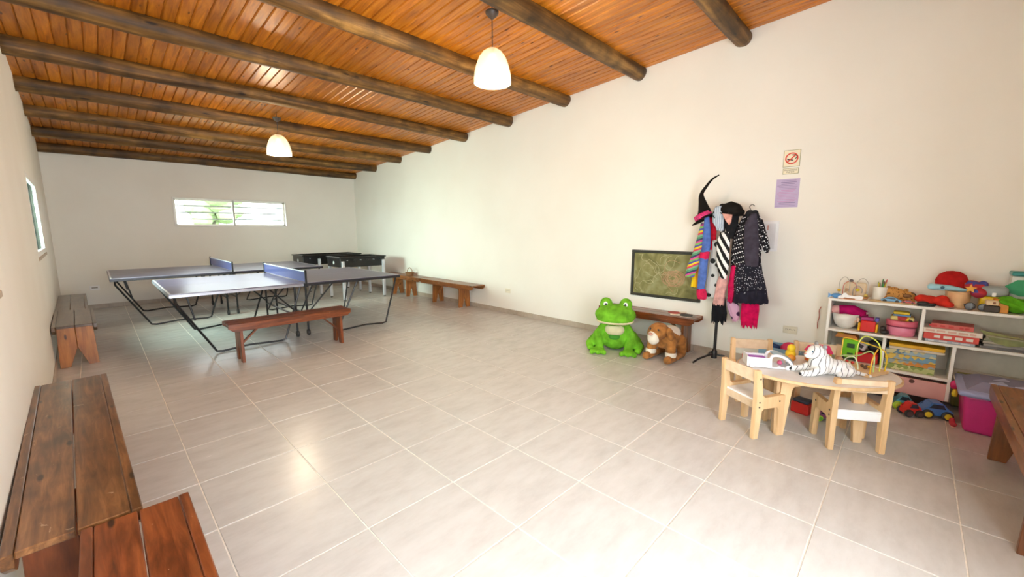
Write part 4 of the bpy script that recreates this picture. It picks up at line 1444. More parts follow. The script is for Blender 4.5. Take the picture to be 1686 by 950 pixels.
def table_toys():
    z = TZ + 0.001
    # toy camper van
    b = Vector((3.10, -1.612, z))
    rz = math.atan2(-0.225, 0.12)
    t = thing('toy_camper', 'white and pale blue toy camper with purple interior on the oval table', 'toy vehicle', b, rz)
    w = mat('camper_white', (0.78, 0.77, 0.80), 0.4)
    s = MB()
    # local x along the van, the right-hand end rises to a hollow cab window
    s.box((-0.075, 0, 0.018), (0.15, 0.13, 0.03), bev=0.004)
    s.box((-0.075, -0.06, 0.05), (0.15, 0.008, 0.05), bev=0.002)
    s.box((-0.075, 0.06, 0.05), (0.15, 0.008, 0.05), bev=0.002)
    s.box((-0.148, 0, 0.05), (0.008, 0.13, 0.07), bev=0.002)
    s.build('tray', w, t)
    MB().box((-0.075, 0, 0.048), (0.13, 0.105, 0.03), bev=0.01).build('interior', C('camper_purple', 0.38, 0.08, 0.55), t)
    fr = MB()
    for yy in (-0.055, 0.055):
        fr.tube(spline([(0.005, yy, 0.01), (0.005, yy, 0.085), (0.06, yy, 0.095), (0.12, yy, 0.06), (0.145, yy, 0.012)], 5), 0.010, 8)
    for xx in (0.06, 0.14):
        fr.box((xx, 0, 0.012), (0.018, 0.11, 0.014))
    fr.box((0.07, 0, 0.008), (0.15, 0.12, 0.012), bev=0.002)
    fr.build('cab_frame', w, t, True)
    MB().tube(spline([(0.02, 0, 0.10), (0.07, 0, 0.102), (0.135, 0, 0.066), (0.158, 0, 0.012)], 5), 0.045, 8, flat=0.12).build('windscreen', C('camper_blue', 0.34, 0.47, 0.55, 0.3), t, True)
    MB().box((0.08, 0.01, 0.03), (0.03, 0.03, 0.03), bev=0.008).build('seat', C('camper_pink', 0.65, 0.10, 0.22), t)
    for xx in (-0.12, 0.11):
        for yy in (-0.068, 0.068):
            MB().lathe([(0, -0.006), (0.016, -0.006), (0.018, 0), (0.016, 0.006), (0, 0.006)], (xx, yy, 0.017), 16, (PI / 2, 0, 0)).build('wheel', w, t, True)
    # bead maze
    c = Vector((3.45, -2.075, z))
    t = thing('bead_maze', 'wooden bead maze with looping green and yellow wires on the oval table', 'toy', c, -0.42)
    MB().box((0, 0, 0.011), (0.23, 0.30, 0.022), bev=0.006, seg=2).build('base_board', wood('maze_wood', (0.55, 0.32, 0.13), (0.68, 0.44, 0.22), (0.75, 0.54, 0.32), (8, 1.2, 8), 0.45, False), t)
    loops = [('yellow', (0.70, 0.46, 0.02), [(0.09, 0.14, 0.02), (0.10, 0.145, 0.13), (0.10, 0.13, 0.19), (0.09, 0.0, 0.185), (0.08, -0.11, 0.17), (0.08, -0.143, 0.12), (0.08, -0.14, 0.02)]),
             ('green', (0.42, 0.62, 0.25), [(0.02, 0.12, 0.02), (0.02, 0.10, 0.07), (0.03, 0.0, 0.10), (0.02, -0.07, 0.15), (0.0, -0.11, 0.13), (-0.01, -0.12, 0.02)]),
             ('pale', (0.62, 0.72, 0.52), [(-0.05, 0.05, 0.02), (-0.05, 0.03, 0.08), (-0.04, -0.01, 0.10), (-0.05, -0.04, 0.07), (-0.05, -0.05, 0.02)]),
             ('lime', (0.60, 0.68, 0.10), [(0.06, 0.02, 0.02), (0.07, 0.03, 0.16), (0.08, 0.0, 0.235), (0.06, -0.08, 0.225), (0.05, -0.12, 0.16), (0.04, -0.13, 0.02)]),
             ('amber', (0.72, 0.40, 0.02), [(-0.08, -0.135, 0.02), (-0.08, -0.14, 0.11), (-0.05, -0.137, 0.16), (0.0, -0.125, 0.18)])]
    for nm, col, pts in loops:
        w_ = MB().tube(spline(pts, 7), 0.0042, 7).build('wire_loop', C('wire_' + nm, *col, rough=0.35), t, True)
    rng = random.Random(6)
    for k in range(12):
        pp = Vector((rng.uniform(-0.07, 0.08), rng.uniform(-0.13, 0.12), 0.032))
        MB().ell(pp, (0.011, 0.011, 0.010), None, 12, 8).build('bead', C('bead_%d' % (k % 5), *[(0.5, 0.03, 0.02), (0.10, 0.05, 0.03), (0.70, 0.62, 0.45), (0.05, 0.3, 0.1), (0.7, 0.4, 0.02)][k % 5]), t, 'all')
    # pink and yellow toy castle behind the tiger
    c = Vector((3.46, -1.86, z))
    t = thing('toy_castle', 'pink and yellow toy castle on the table behind the tiger', 'toy', c, -0.5)
    MB().box((0, 0, 0.04), (0.09, 0.14, 0.08), bev=0.004).build('wall_block', C('castle_yellow', 0.80, 0.45, 0.02), t)
    MB().prism([(-0.075, 0.081), (0.075, 0.081), (0.045, 0.125), (-0.04, 0.135)], -0.05, 0.05, 'yz').build('roof', C('castle_pink', 0.68, 0.03, 0.14), t)
    for k in range(4):
        MB().box((-0.047, -0.05 + 0.033 * k, 0.03), (0.006, 0.014, 0.05), bev=0.001).build('picket', C('castle_red', 0.6, 0.08, 0.04), t)
    c = Vector((3.38, -1.70, z))
    t = thing('toy_duck', 'small yellow and orange toy behind the tiger head', 'toy', c, 0.3)
    MB().ell((0, 0, 0.045), (0.05, 0.035, 0.045), None, 16, 10).build('body', C('duck_yellow', 0.80, 0.55, 0.02), t, 'all')
    MB().ell((-0.02, 0, 0.10), (0.03, 0.028, 0.03), None, 16, 10).build('head', C('duck_yellow', 0.80, 0.55, 0.02), t, 'all')
    MB().ell((-0.05, 0, 0.03), (0.02, 0.03, 0.025), None, 12, 8).build('beak', C('duck_orange', 0.75, 0.28, 0.02), t, 'all')
    # little brown figure between tiger and maze
    c = Vector((3.36, -1.995, z))
    t = thing('toy_figure', 'small brown toy figure between the tiger and the bead maze', 'toy', c, 0.0)
    MB().lathe([(0, 0), (0.026, 0.0), (0.030, 0.02), (0.018, 0.06), (0, 0.065)], n=16).build('body', C('figure_brown', 0.20, 0.07, 0.035), t, 'all')
    MB().ell((0, 0, 0.078), (0.022, 0.022, 0.022), None, 14, 10).build('head', C('figure_tan', 0.45, 0.25, 0.15), t, 'all')
    # red cradle toy on the rear left chair seat
    c = Vector((3.61, -1.405, 0.286))
    t = thing('toy_cradle', 'red curved plastic toy lying on the rear left chair seat', 'toy', c, 0.9)
    out = [(-0.085, 0.0), (0.085, 0.0), (0.10, 0.085), (0.075, 0.10), (0.05, 0.06), (0.0, 0.045), (-0.05, 0.06), (-0.075, 0.10), (-0.10, 0.085)]
    m = MB().prism(out, -0.045, 0.045, 'xz')
    bmesh.ops.bevel(m.bm, geom=list(m.bm.edges), offset=0.006, segments=2, affect='EDGES')
    m.build('shell', C('toy_red', 0.62, 0.03, 0.02, 0.35), t)
    MB().box((0.0, 0, 0.055), (0.04, 0.05, 0.05), (0, 0.6, 0), bev=0.006).build('brown_lever', C('toy_brown', 0.2, 0.08, 0.05), t)


table_toys()


# ------------------------------------------------------------------ toy shelf
SFX, SBX = 4.33, 4.648         # front and back of the shelf
SYL, SYR = -1.79, -3.06        # its left and right ends


def toy_shelf():
    t = thing('toy_shelf', 'white open toy shelf full of toys and books along the right wall', 'shelf', (0, 0, 0))
    th = 0.022
    D, xc = SBX - SFX, (SFX + SBX) / 2
    zt, z2, z3 = 0.842, 0.566, 0.282
    yd, ym, yc = -2.404, -2.195, -2.60
    MB().box((SBX - 0.004, (SYL + SYR) / 2, zt / 2), (0.008, SYL - SYR, zt - 0.02)).build('back_panel', mat('shelf_back', (0.66, 0.58, 0.48), 0.6), t)
    for z, y0, y1 in ((zt - th / 2, SYL, SYR), (z2 - th / 2, SYL, SYR), (z3 - th / 2, SYL, yc)):
        MB().box((xc - 0.004, (y0 + y1) / 2, z), (D - 0.008, y0 - y1, th), bev=0.002).build('shelf_board', M_PAINT, t)
    for y, za, zb in ((SYL - th / 2, 0, zt - th), (SYR + th / 2, 0, zt - th), (yd, z2, zt - th), (ym, z3, z2 - th), (yc, 0.10, z2 - th)):
        MB().box((xc - 0.002, y, (za + zb) / 2), (D - 0.012, th, zb - za), bev=0.002).build('upright', M_PAINT, t)
    MB().box((xc + 0.06, (SYL + yc) / 2, 0.04), (D - 0.12, SYL - yc - 0.03, 0.08)).build('plinth', mat('plinth_dark', (0.05, 0.025, 0.02), 0.6), t)
    MB().box((xc + 0.1, (yc + SYR) / 2, 0.20), (0.02, abs(yc - SYR), 0.24)).build('kick_board', mat('kick_cream', (0.62, 0.52, 0.40), 0.6), t)
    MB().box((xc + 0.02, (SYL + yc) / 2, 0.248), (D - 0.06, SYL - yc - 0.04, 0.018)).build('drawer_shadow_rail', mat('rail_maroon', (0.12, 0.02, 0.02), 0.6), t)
    # two pink drawer fronts with a finger hole
    for a, b in ((SYL - 0.03, ym - 0.03), (ym - 0.05, yc)):
        d = MB().box((SFX + 0.02, (a + b) / 2, 0.165), (0.018, a - b, 0.14), bev=0.003).build('drawer_front', mat('drawer_pink', (0.72, 0.38, 0.35), 0.5, var=0.05), t)
        MB().lathe([(0, 0), (0.017, 0), (0.017, 0.002), (0, 0.002)], (SFX + 0.010, (a + b) / 2 + 0.03, 0.213), 20, (0, -PI / 2, 0)).build('finger_hole', C('hole_brown', 0.10, 0.03, 0.02), d)


toy_shelf()
ZT, Z2, Z3 = 0.843, 0.567, 0.283


def at_shelf(px0, px1, z, depth=0.5, py=520):
    """y centre and width of something seen between two pixel columns at a depth inside the shelf"""
    x = SFX + (SBX - SFX) * depth
    # row of the photo that shows height z at this distance
    def yy(px):
        lo, hi = 300, 800
        for _ in range(30):
            m = (lo + hi) / 2
            if P(px, m, x=x).z > z:
                lo = m
            else:
                hi = m
        return P(px, (lo + hi) / 2, x=x).y
    a, b = yy(px0), yy(px1)
    return x, (a + b) / 2, abs(a - b)


def on_top():
    # 1 wire bead frame
    x, y, w = at_shelf(1381, 1430, ZT + 0.05, 0.55)
    t = thing('bead_toy', 'small wire bead frame with cream panel at the left end of the shelf top', 'toy', (x, y, ZT))
    MB().box((0.0, 0, 0.008), (0.11, w, 0.014), bev=0.004).build('base', C('frame_orange', 0.60, 0.30, 0.10), t)
    MB().box((0.04, -0.01, 0.075), (0.008, w * 0.72, 0.12), bev=0.012).build('panel', C('frame_cream', 0.74, 0.60, 0.42), t)
    for k, (ya, yb, h, c) in enumerate(((0.10, 0.03, 0.185, (0.45, 0.42, 0.38)), (0.07, -0.02, 0.15, (0.5, 0.12, 0.08)), (-0.02, -0.10, 0.18, (0.45, 0.42, 0.38)), (0.0, -0.06, 0.11, (0.3, 0.3, 0.3)))):
        MB().tube(spline([(-0.03, ya, 0.01), (-0.03, ya, h * 0.75), (-0.03, (ya + yb) / 2, h), (-0.03, yb, h * 0.75), (-0.03, yb, 0.05)], 5), 0.003, 6).build('wire_loop', C('bwire_%d' % k, *c, rough=0.3), t, True)
    for k, (yy, zz, c) in enumerate(((-0.03, 0.075, (0.72, 0.6, 0.02)), (0.045, 0.07, (0.5, 0.3, 0.18)), (0.10, 0.06, (0.65, 0.4, 0.03)), (0.02, 0.155, (0.12, 0.1, 0.1)), (-0.09, 0.03, (0.55, 0.42, 0.1)))):
        MB().ell((-0.03, yy, zz), (0.014, 0.015, 0.013), None, 14, 10).build('bead', C('fbead_%d' % k, *c, rough=0.35), t, 'all')
    # 2 blue fish and white puzzle dog
    x, y, w = at_shelf(1368, 1386, ZT, 0.12)
    t = thing('toy_fish', 'small blue toy fish on the left front corner of the shelf top', 'toy', (x, y, ZT), 0.3)
    MB().ell((0, 0, 0.022), (0.022, 0.04, 0.022), None, 16, 10).build('body', C('fish_blue', 0.08, 0.26, 0.55, 0.35), t, 'all')
    MB().prism([(0.03, 0.02), (0.06, 0.045), (0.06, 0.0)], -0.005, 0.005, 'yz').build('tail', C('fish_blue', 0.08, 0.26, 0.55), t)
    x, y, w = at_shelf(1384, 1417, ZT, 0.06)
    t = thing('puzzle_dog', 'white wooden dog shaped piece lying on the shelf top front edge', 'toy', (x, y, ZT), 0)
    out = [(0.09, 0.0), (0.05, 0.0), (0.045, 0.016), (-0.03, 0.012), (-0.035, 0.0), (-0.075, 0.0), (-0.085, 0.03), (-0.06, 0.042), (-0.03, 0.032), (0.02, 0.038), (0.035, 0.058), (0.055, 0.05), (0.06, 0.034), (0.085, 0.022)]
    MB().prism(out, -0.012, 0.012, 'yz').build('body', M_WHITE, t)
    MB().box((0.012, 0, 0.002), (0.06, 0.16, 0.004)).build('orange_board', C('board_orange', 0.70, 0.28, 0.12), t)
    # 3 cup of pencils
    x, y, w = at_shelf(1436, 1461, ZT + 0.05, 0.6)
    t = thing('pencil_cup', 'white cup full of coloured pencils on the shelf top', 'cup', (x, y, ZT))
    MB().lathe([(0, 0.002), (w * 0.46, 0.002), (w * 0.48, 0.004), (w * 0.5, 0.115), (w * 0.46, 0.115), (w * 0.44, 0.01), (0, 0.01)], n=32).build('cup', mat('cup_white', (0.80, 0.77, 0.70), 0.4), t, True)
    rng = random.Random(2)
    for k in range(11):
        a = rng.uniform(0, 6.28)
        r = w * 0.36
        c = [(0.03, 0.16, 0.04), (0.45, 0.04, 0.02), (0.28, 0.06, 0.03), (0.7, 0.55, 0.05), (0.12, 0.05, 0.03), (0.05, 0.3, 0.08)][k % 6]
        h = rng.uniform(0.145, 0.185)
        MB().tube([(r * 0.4 * math.cos(a), r * 0.4 * math.sin(a), 0.012), (r * math.cos(a), r * math.sin(a), h - 0.012), (r * 1.03 * math.cos(a), r * 1.03 * math.sin(a), h)], [0.0045, 0.0045, 0.001], 6).build('pencil', C('pencil_%d' % (k % 6), *c), t)
    # 4 leopard
    x, y, w = at_shelf(1460, 1500, ZT + 0.03, 0.62)
    t = thing('toy_leopard', 'brown spotted leopard toy beside the pencil cup', 'toy', (x, y, ZT))
    sp = spots('leopard_fur', (0.52, 0.26, 0.07), (0.08, 0.03, 0.01), 55, 0.3, 1.0, 0.6)
    blob('body', sp, t, [('e', (0, 0.02, 0.055), (0.05, 0.075, 0.055)), ('e', (0.0, -0.055, 0.045), (0.04, 0.055, 0.045)), ('e', (0, 0.04, 0.09), (0.04, 0.05, 0.03)), ('t', [(-0.02, 0.06, 0.04), (-0.05, 0.085, 0.014)], (0.02, 0.014)), ('t', [(-0.02, -0.06, 0.04), (-0.05, -0.09, 0.014)], (0.02, 0.014))], 0.006, 3)
    MB().ell((-0.038, -0.05, 0.055), (0.012, 0.03, 0.018), None, 14, 10).build('brown_patch', C('leo_brown', 0.20, 0.08, 0.02), t, 'all')
    for s in (0.09, -0.02):
        MB().ell((0.0, s - 0.02, 0.112 if s > 0 else 0.10), (0.012, 0.016, 0.014), None, 12, 8).build('ear', sp, t, 'all')
    # 5 tray with cars
    x, y, w = at_shelf(1428, 1511, ZT, 0.14)
    t = thing('oval_tray', 'tan oval tray at the front of the shelf top holding toy cars', 'tray', (x, y, ZT))
    MB().lathe([(0, 0.0), (0.9, 0.0), (1.0, 0.012), (0.97, 0.013), (0.88, 0.004), (0, 0.004)], n=40, sx=0.045, sy=w / 2).build('tray', C('tray_tan', 0.55, 0.37, 0.19, 0.4), t, True)
    for (pa, pb, col, nm, lab) in ((1450, 1484, (0.16, 0.40, 0.66), 'blue', 'small light blue toy car on the oval tray'), (1484, 1507, (0.60, 0.05, 0.04), 'red', 'small red toy car on the oval tray')):
        x, y, w = at_shelf(pa, pb, ZT + 0.015, 0.12)
        toy_car(lab, (x, y, ZT + 0.0055), PI / 2, w, w * 0.42, w * 0.34, col, (0.03, 0.03, 0.03), 'toy cars on the shelf top')
    # 6 red cloth bundle, black shoe, cards
    x, y, w = at_shelf(1514, 1558, ZT + 0.03, 0.26)
    t = thing('red_cloth_bundle', 'crumpled red cloth bundle beside the peach tub', 'cloth', (x, y, ZT))
    blob('cloth', cl('bundle_red', 0.66, 0.035, 0.02), t, [('e', (0, 0.02, 0.042), (0.06, w * 0.33, 0.042)), ('e', (-0.01, -0.05, 0.05), (0.05, w * 0.28, 0.045)), ('e', (0.02, 0.06, 0.05), (0.04, 0.05, 0.035)), ('e', (-0.04, -0.085, 0.025), (0.04, 0.035, 0.024))], 0.008, 2)
    MB().tube(spline([(0.02, 0.09, 0.05), (0.02, 0.11, 0.085), (0.02, 0.13, 0.09)], 4), 0.004, 6).build('cord_end', M_DARK, t, True)
    x, y, w = at_shelf(1513, 1533, ZT, 0.10)
    t = thing('toy_shoe', 'small black doll shoe at the front edge of the shelf top', 'shoe', (x, y, ZT), 0.2)
    blob('upper', M_DARK, t, [('e', (0, 0.012, 0.02), (0.028, 0.04, 0.02)), ('e', (0, -0.03, 0.015), (0.024, 0.035, 0.015))], 0.005, 3)
    MB().box((0, -0.005, 0.003), (0.05, 0.1, 0.006), bev=0.002).build('sole', C('sole_grey', 0.1, 0.1, 0.1), t)
    x, y, w = at_shelf(1532, 1566, ZT, 0.10)
    t = thing('picture_cards', 'small loose picture cards in front of the red cloth', 'cards', (x, y, ZT))
    for k, (a, b, c) in enumerate(((0.0, 0.0, (0.75, 0.62, 0.55)), (0.03, 0.03, (0.72, 0.72, 0.72)), (0.015, -0.04, (0.60, 0.25, 0.2)))):
        MB().box((a, b, 0.002 + 0.003 * k), (0.06, 0.08, 0.002), (0, 0, 0.3 * k)).build('card', C('card_%d' % k, *c), t)
    # 7 peach tub and contents
    x, y, w = at_shelf(1555, 1597, ZT + 0.05, 0.52)
    t = thing('peach_tub', 'peach plastic tub heaped with toys on the shelf top', 'tub', (x, y, ZT))
    bw, tw = w * 0.9, w * 1.04
    o = MB()
    for (s, zz) in ((0, 0),):
        o.lathe([(0, 0.0), (0.92, 0.0), (0.97, 0.006), (1.04, 0.118), (1.09, 0.122), (1.09, 0.13), (1.0, 0.13), (0.93, 0.012), (0, 0.010)], n=48, sx=0.10, sy=w / 2)
    o.build('tub', C('peach_plastic', 0.78, 0.48, 0.25, 0.35), t, True)
    xx, yy = x, y
    bk = thing('red_mask_cap', 'red mask reshaped as a plain round cap, heaped on the peach tub', 'cap', (xx + 0.01, yy + 0.045, ZT + 0.135))  # stands for a red mask, drawn as a plain cap
    MB().lathe([(0.075, 0.0), (0.092, 0.035), (0.094, 0.075), (0.075, 0.12), (0.04, 0.145), (0, 0.15)], n=32, sx=0.8).build('dome', cl('mask_cap_red', 0.50, 0.015, 0.015), bk, 'all')
    MB().box((-0.0, -0.06, 0.05), (0.10, 0.05, 0.06), (0.4, 0, 0), bev=0.015).build('brown_lining', C('mask_cap_brown', 0.35, 0.13, 0.05), bk)
    bk = thing('toy_aeroplane', 'light blue toy aeroplane lying on the peach tub rim', 'toy', (xx - 0.075, yy + 0.055, ZT + 0.135), 0.05)
    blob('fuselage', C('plane_blue', 0.30, 0.56, 0.66, 0.4), bk, [('t', [(0, 0.10, 0.022), (0, 0.0, 0.02), (0, -0.10, 0.01)], (0.026, 0.022, 0.008))], 0.006, 2)
    MB().prism([(0.03, 0.03), (-0.02, 0.03), (-0.09, 0.0), (-0.05, -0.002)], -0.004, 0.004, 'yz').build('wing', C('plane_blue', 0.30, 0.56, 0.66), bk)
    MB().ell((-0.024, 0.04, 0.022), (0.006, 0.012, 0.012), None, 12, 8).build('window', C('plane_dark', 0.04, 0.12, 0.2), bk, 'all')
    bk = thing('blue_red_bag', 'crumpled blue and red cloth bag at the right of the peach tub', 'bag', (xx + 0.0, yy - 0.072, ZT + 0.13))
    blob('cloth', patches('bag_cloth', [(0.45, 0.02, 0.03), (0.06, 0.07, 0.33), (0.35, 0.02, 0.05)], 14), bk, [('e', (0, 0.01, 0.045), (0.06, 0.055, 0.045)), ('e', (-0.01, -0.04, 0.035), (0.045, 0.045, 0.035)), ('e', (-0.06, -0.03, 0.0), (0.035, 0.045, 0.04)), ('e', (0.0, -0.05, 0.06), (0.03, 0.03, 0.03))], 0.007, 2)
    bk = thing('orange_star_toy', 'small orange star toy on the peach tub rim', 'toy', (xx - 0.095, yy - 0.055, ZT + 0.132))
    st = [((0.034 if k % 2 == 0 else 0.016) * math.sin(k * PI / 5), 0.03 + (0.034 if k % 2 == 0 else 0.016) * math.cos(k * PI / 5)) for k in range(10)]
    MB().prism(st, -0.009, 0.009, 'yz').build('star', C('star_orange', 0.80, 0.38, 0.04), bk)
    # 8 lunch box
    x, y, w = at_shelf(1609, 1656, ZT + 0.06, 0.55)
    t = thing('lunch_box', 'yellow lunch box with domed grey lid on the shelf top', 'lunch box', (x, y, ZT))
    MB().box((0, 0, 0.054), (0.15, w * 0.94, 0.107), bev=0.02, seg=3, taper=0.93).build('box', C('lunch_yellow', 0.75, 0.52, 0.01, 0.35), t, True)
    lid = MB().box((0, 0, 0.145), (0.16, w, 0.078), bev=0.028, seg=4).build('lid', C('lunch_grey', 0.26, 0.29, 0.29, 0.3), t, True)
    MB().box((-0.081, 0.0, 0.125), (0.008, 0.022, 0.03), bev=0.003).build('clasp', M_WHITE, lid)
    # 9 goggles, camera, orange box
    x, y, w = at_shelf(1593, 1622, ZT + 0.02, 0.10)
    t = thing('toy_sunglasses', 'dark toy sunglasses on the shelf top front edge', 'sunglasses', (x, y, ZT), 0.0)
    for s in (-1, 1):
        MB().lathe([(0, 0), (0.026, 0), (0.03, 0.006), (0.026, 0.012), (0, 0.014)], (0, s * 0.034, 0.031), 20, (0, -PI / 2, 0)).build('lens', C('lens_dark', 0.025, 0.02, 0.018, 0.15), t, True)
    MB().tube([(0.0, 0.062, 0.04), (0.07, 0.06, 0.035), (0.10, 0.03, 0.01)], 0.005, 6).build('temple_arm', C('lens_dark', 0.025, 0.02, 0.018), t, True)
    x, y, w = at_shelf(1617, 1645, ZT + 0.02, 0.14)
    t = thing('toy_camera', 'dark toy camera with cream block on the shelf top', 'toy', (x, y, ZT), 0.1)
    MB().box((0, 0, 0.026), (0.06, w, 0.05), bev=0.006).build('body', C('camera_dark', 0.06, 0.045, 0.035), t)
    MB().box((-0.005, 0.0, 0.072), (0.05, w * 0.75, 0.036), bev=0.004).build('cream_block', C('camera_cream', 0.72, 0.55, 0.34), t)
    MB().box((-0.031, -0.008, 0.072), (0.003, 0.014, 0.014), bev=0.002).build('button', C('camera_button', 0.2, 0.07, 0.02), t)
    x, y, w = at_shelf(1638, 1657, ZT + 0.05, 0.25)
    t = thing('orange_box', 'small orange box between the lunch box and the green bag', 'box', (x, y, ZT))
    MB().box((0, 0, 0.048), (0.08, w + 0.02, 0.096), bev=0.004).build('carton', C('carton_orange', 0.78, 0.30, 0.03), t)
    MB().box((0, 0, 0.098), (0.082, w + 0.022, 0.006), bev=0.002).build('flap', C('carton_flap', 0.62, 0.2, 0.02), t)
    # 10 green bag
    x, y, w = at_shelf(1653, 1700, ZT + 0.05, 0.28)
    t = thing('green_bag', 'bright green crumpled fabric bag at the right end of the shelf top', 'bag', (x, y, ZT))
    blob('cloth', cl('bag_green', 0.12, 0.42, 0.015), t, [('e', (0, 0.0, 0.055), (0.08, w * 0.46, 0.055)), ('e', (-0.02, 0.06, 0.09), (0.05, 0.05, 0.035)), ('e', (-0.02, -0.05, 0.085), (0.06, 0.06, 0.03)), ('t', [(-0.07, 0.09, 0.09), (-0.075, 0.0, 0.05), (-0.07, -0.08, 0.03)], (0.014, 0.016, 0.014)), ('t', [(-0.05, 0.05, 0.12), (-0.08, -0.02, 0.08), (-0.075, -0.09, 0.06)], (0.012, 0.014, 0.012))], 0.008, 2)
    # 11 clear box with teal lid
    x, y, w = at_shelf(1660, 1712, ZT + 0.17, 0.72)
    t = thing('clear_toy_box', 'clear storage box with teal lid and green pieces at the right end', 'box', (x, y, ZT))
    MB().box((0, 0, 0.135), (0.13, w * 0.94, 0.268), bev=0.008).build('box', C('clear_white', 0.62, 0.66, 0.62, 0.2), t)
    MB().box((0, 0, 0.285), (0.15, w, 0.03), bev=0.006).build('lid', C('teal_lid', 0.02, 0.26, 0.24, 0.35), t)
    pc = MB().prism([(0.10, 0.19), (0.045, 0.24), (-0.11, 0.25), (-0.11, 0.13), (0.02, 0.12), (0.07, 0.14)], -0.072, -0.066, 'yz')
    pc.build('green_shape', C('green_shape', 0.02, 0.30, 0.12), t)
    MB().ell((-0.072, -0.04, 0.19), (0.004, 0.035, 0.03), None, 16, 10).build('pale_shape', C('pale_shape', 0.62, 0.68, 0.6), t, 'all')


def toy_car(label, loc, rz, L, W, H, col, wheel, group=None, hub=None):
    t = thing('toy_car', label, 'toy car', loc, rz, group)
    r = H * 0.28
    out = [(-L / 2, r * 0.7), (L / 2, r * 0.7), (L / 2, H * 0.5), (L * 0.34, H * 0.6), (L * 0.18, H), (-L * 0.18, H), (-L * 0.32, H * 0.62), (-L / 2, H * 0.55)]
    m = MB().prism(out, -W * 0.4, W * 0.4, 'xz')
    bmesh.ops.bevel(m.bm, geom=list(m.bm.edges), offset=min(0.008, H * 0.08), segments=2, affect='EDGES')
    m.build('body', C('car_%.2f_%.2f_%.2f' % col, *col, rough=0.3), t, True)
    MB().prism([(L * 0.15, H * 0.93), (-L * 0.15, H * 0.93), (-L * 0.25, H * 0.66), (L * 0.27, H * 0.66)], -W * 0.41, W * 0.41, 'xz').build('window', C('car_window', 0.03, 0.04, 0.06, 0.15), t)
    for sx in (-1, 1):
        for sy in (-1, 1):
            w = MB().lathe([(0, -0.5), (0.8, -0.5), (1, -0.3), (1, 0.3), (0.8, 0.5), (0, 0.5)], (sx * L * 0.3, sy * W * 0.45, r), 20, Matrix.Rotation(PI / 2, 3, 'X') @ Matrix.Diagonal((r, r, W * 0.16))).build('wheel', C('wheel_%.2f' % wheel[0], *wheel), t, True)
            if hub:
                MB().lathe([(0, 0), (0.62, 0), (0.62, 1), (0.25, 1.2), (0, 1.2)], (sx * L * 0.3, sy * W * 0.53, r), 20, Matrix.Rotation(-sy * PI / 2, 3, 'X') @ Matrix.Diagonal((r, r, 0.004))).build('hub_cap', C('hub_%.2f' % hub[0], *hub), w, True)
    return t


on_top()


def book(label, loc, rz, w, d, h, cover, pages=(0.78, 0.72, 0.62), title=None, group='books on the middle shelf'):
    """flat book lying down, spine towards the room (-x)"""
    t = thing('book', label, 'book', loc, rz, group)
    cm = C('cover_%.2f_%.2f_%.2f' % cover, *cover, rough=0.45)
    MB().box((0.004, 0, h / 2), (d - 0.008, w - 0.008, h - 0.006)).build('pages', C('pages', *pages), t)
    for z in (0.0015, h - 0.0015):
        MB().box((0, 0, z), (d, w, 0.003)).build('cover', cm, t)
    MB().box((-d / 2 + 0.0015, 0, h / 2), (0.003, w, h - 0.001), bev=0.001).build('spine', cm, t)
    if title:
        s = MB()
        rng = random.Random(int(w * 1000) + int(h * 10000))
        y = -w * 0.40
        while y < w * 0.36:
            ln = rng.uniform(0.02, 0.05)
            s.box((-d / 2 - 0.0004, y + ln / 2, h / 2), (0.0008, ln, h * 0.42))
            y += ln + rng.uniform(0.008, 0.03)
        s.build('spine_print', C('print_%.2f_%.2f' % title[:2], *title), t)
    return t


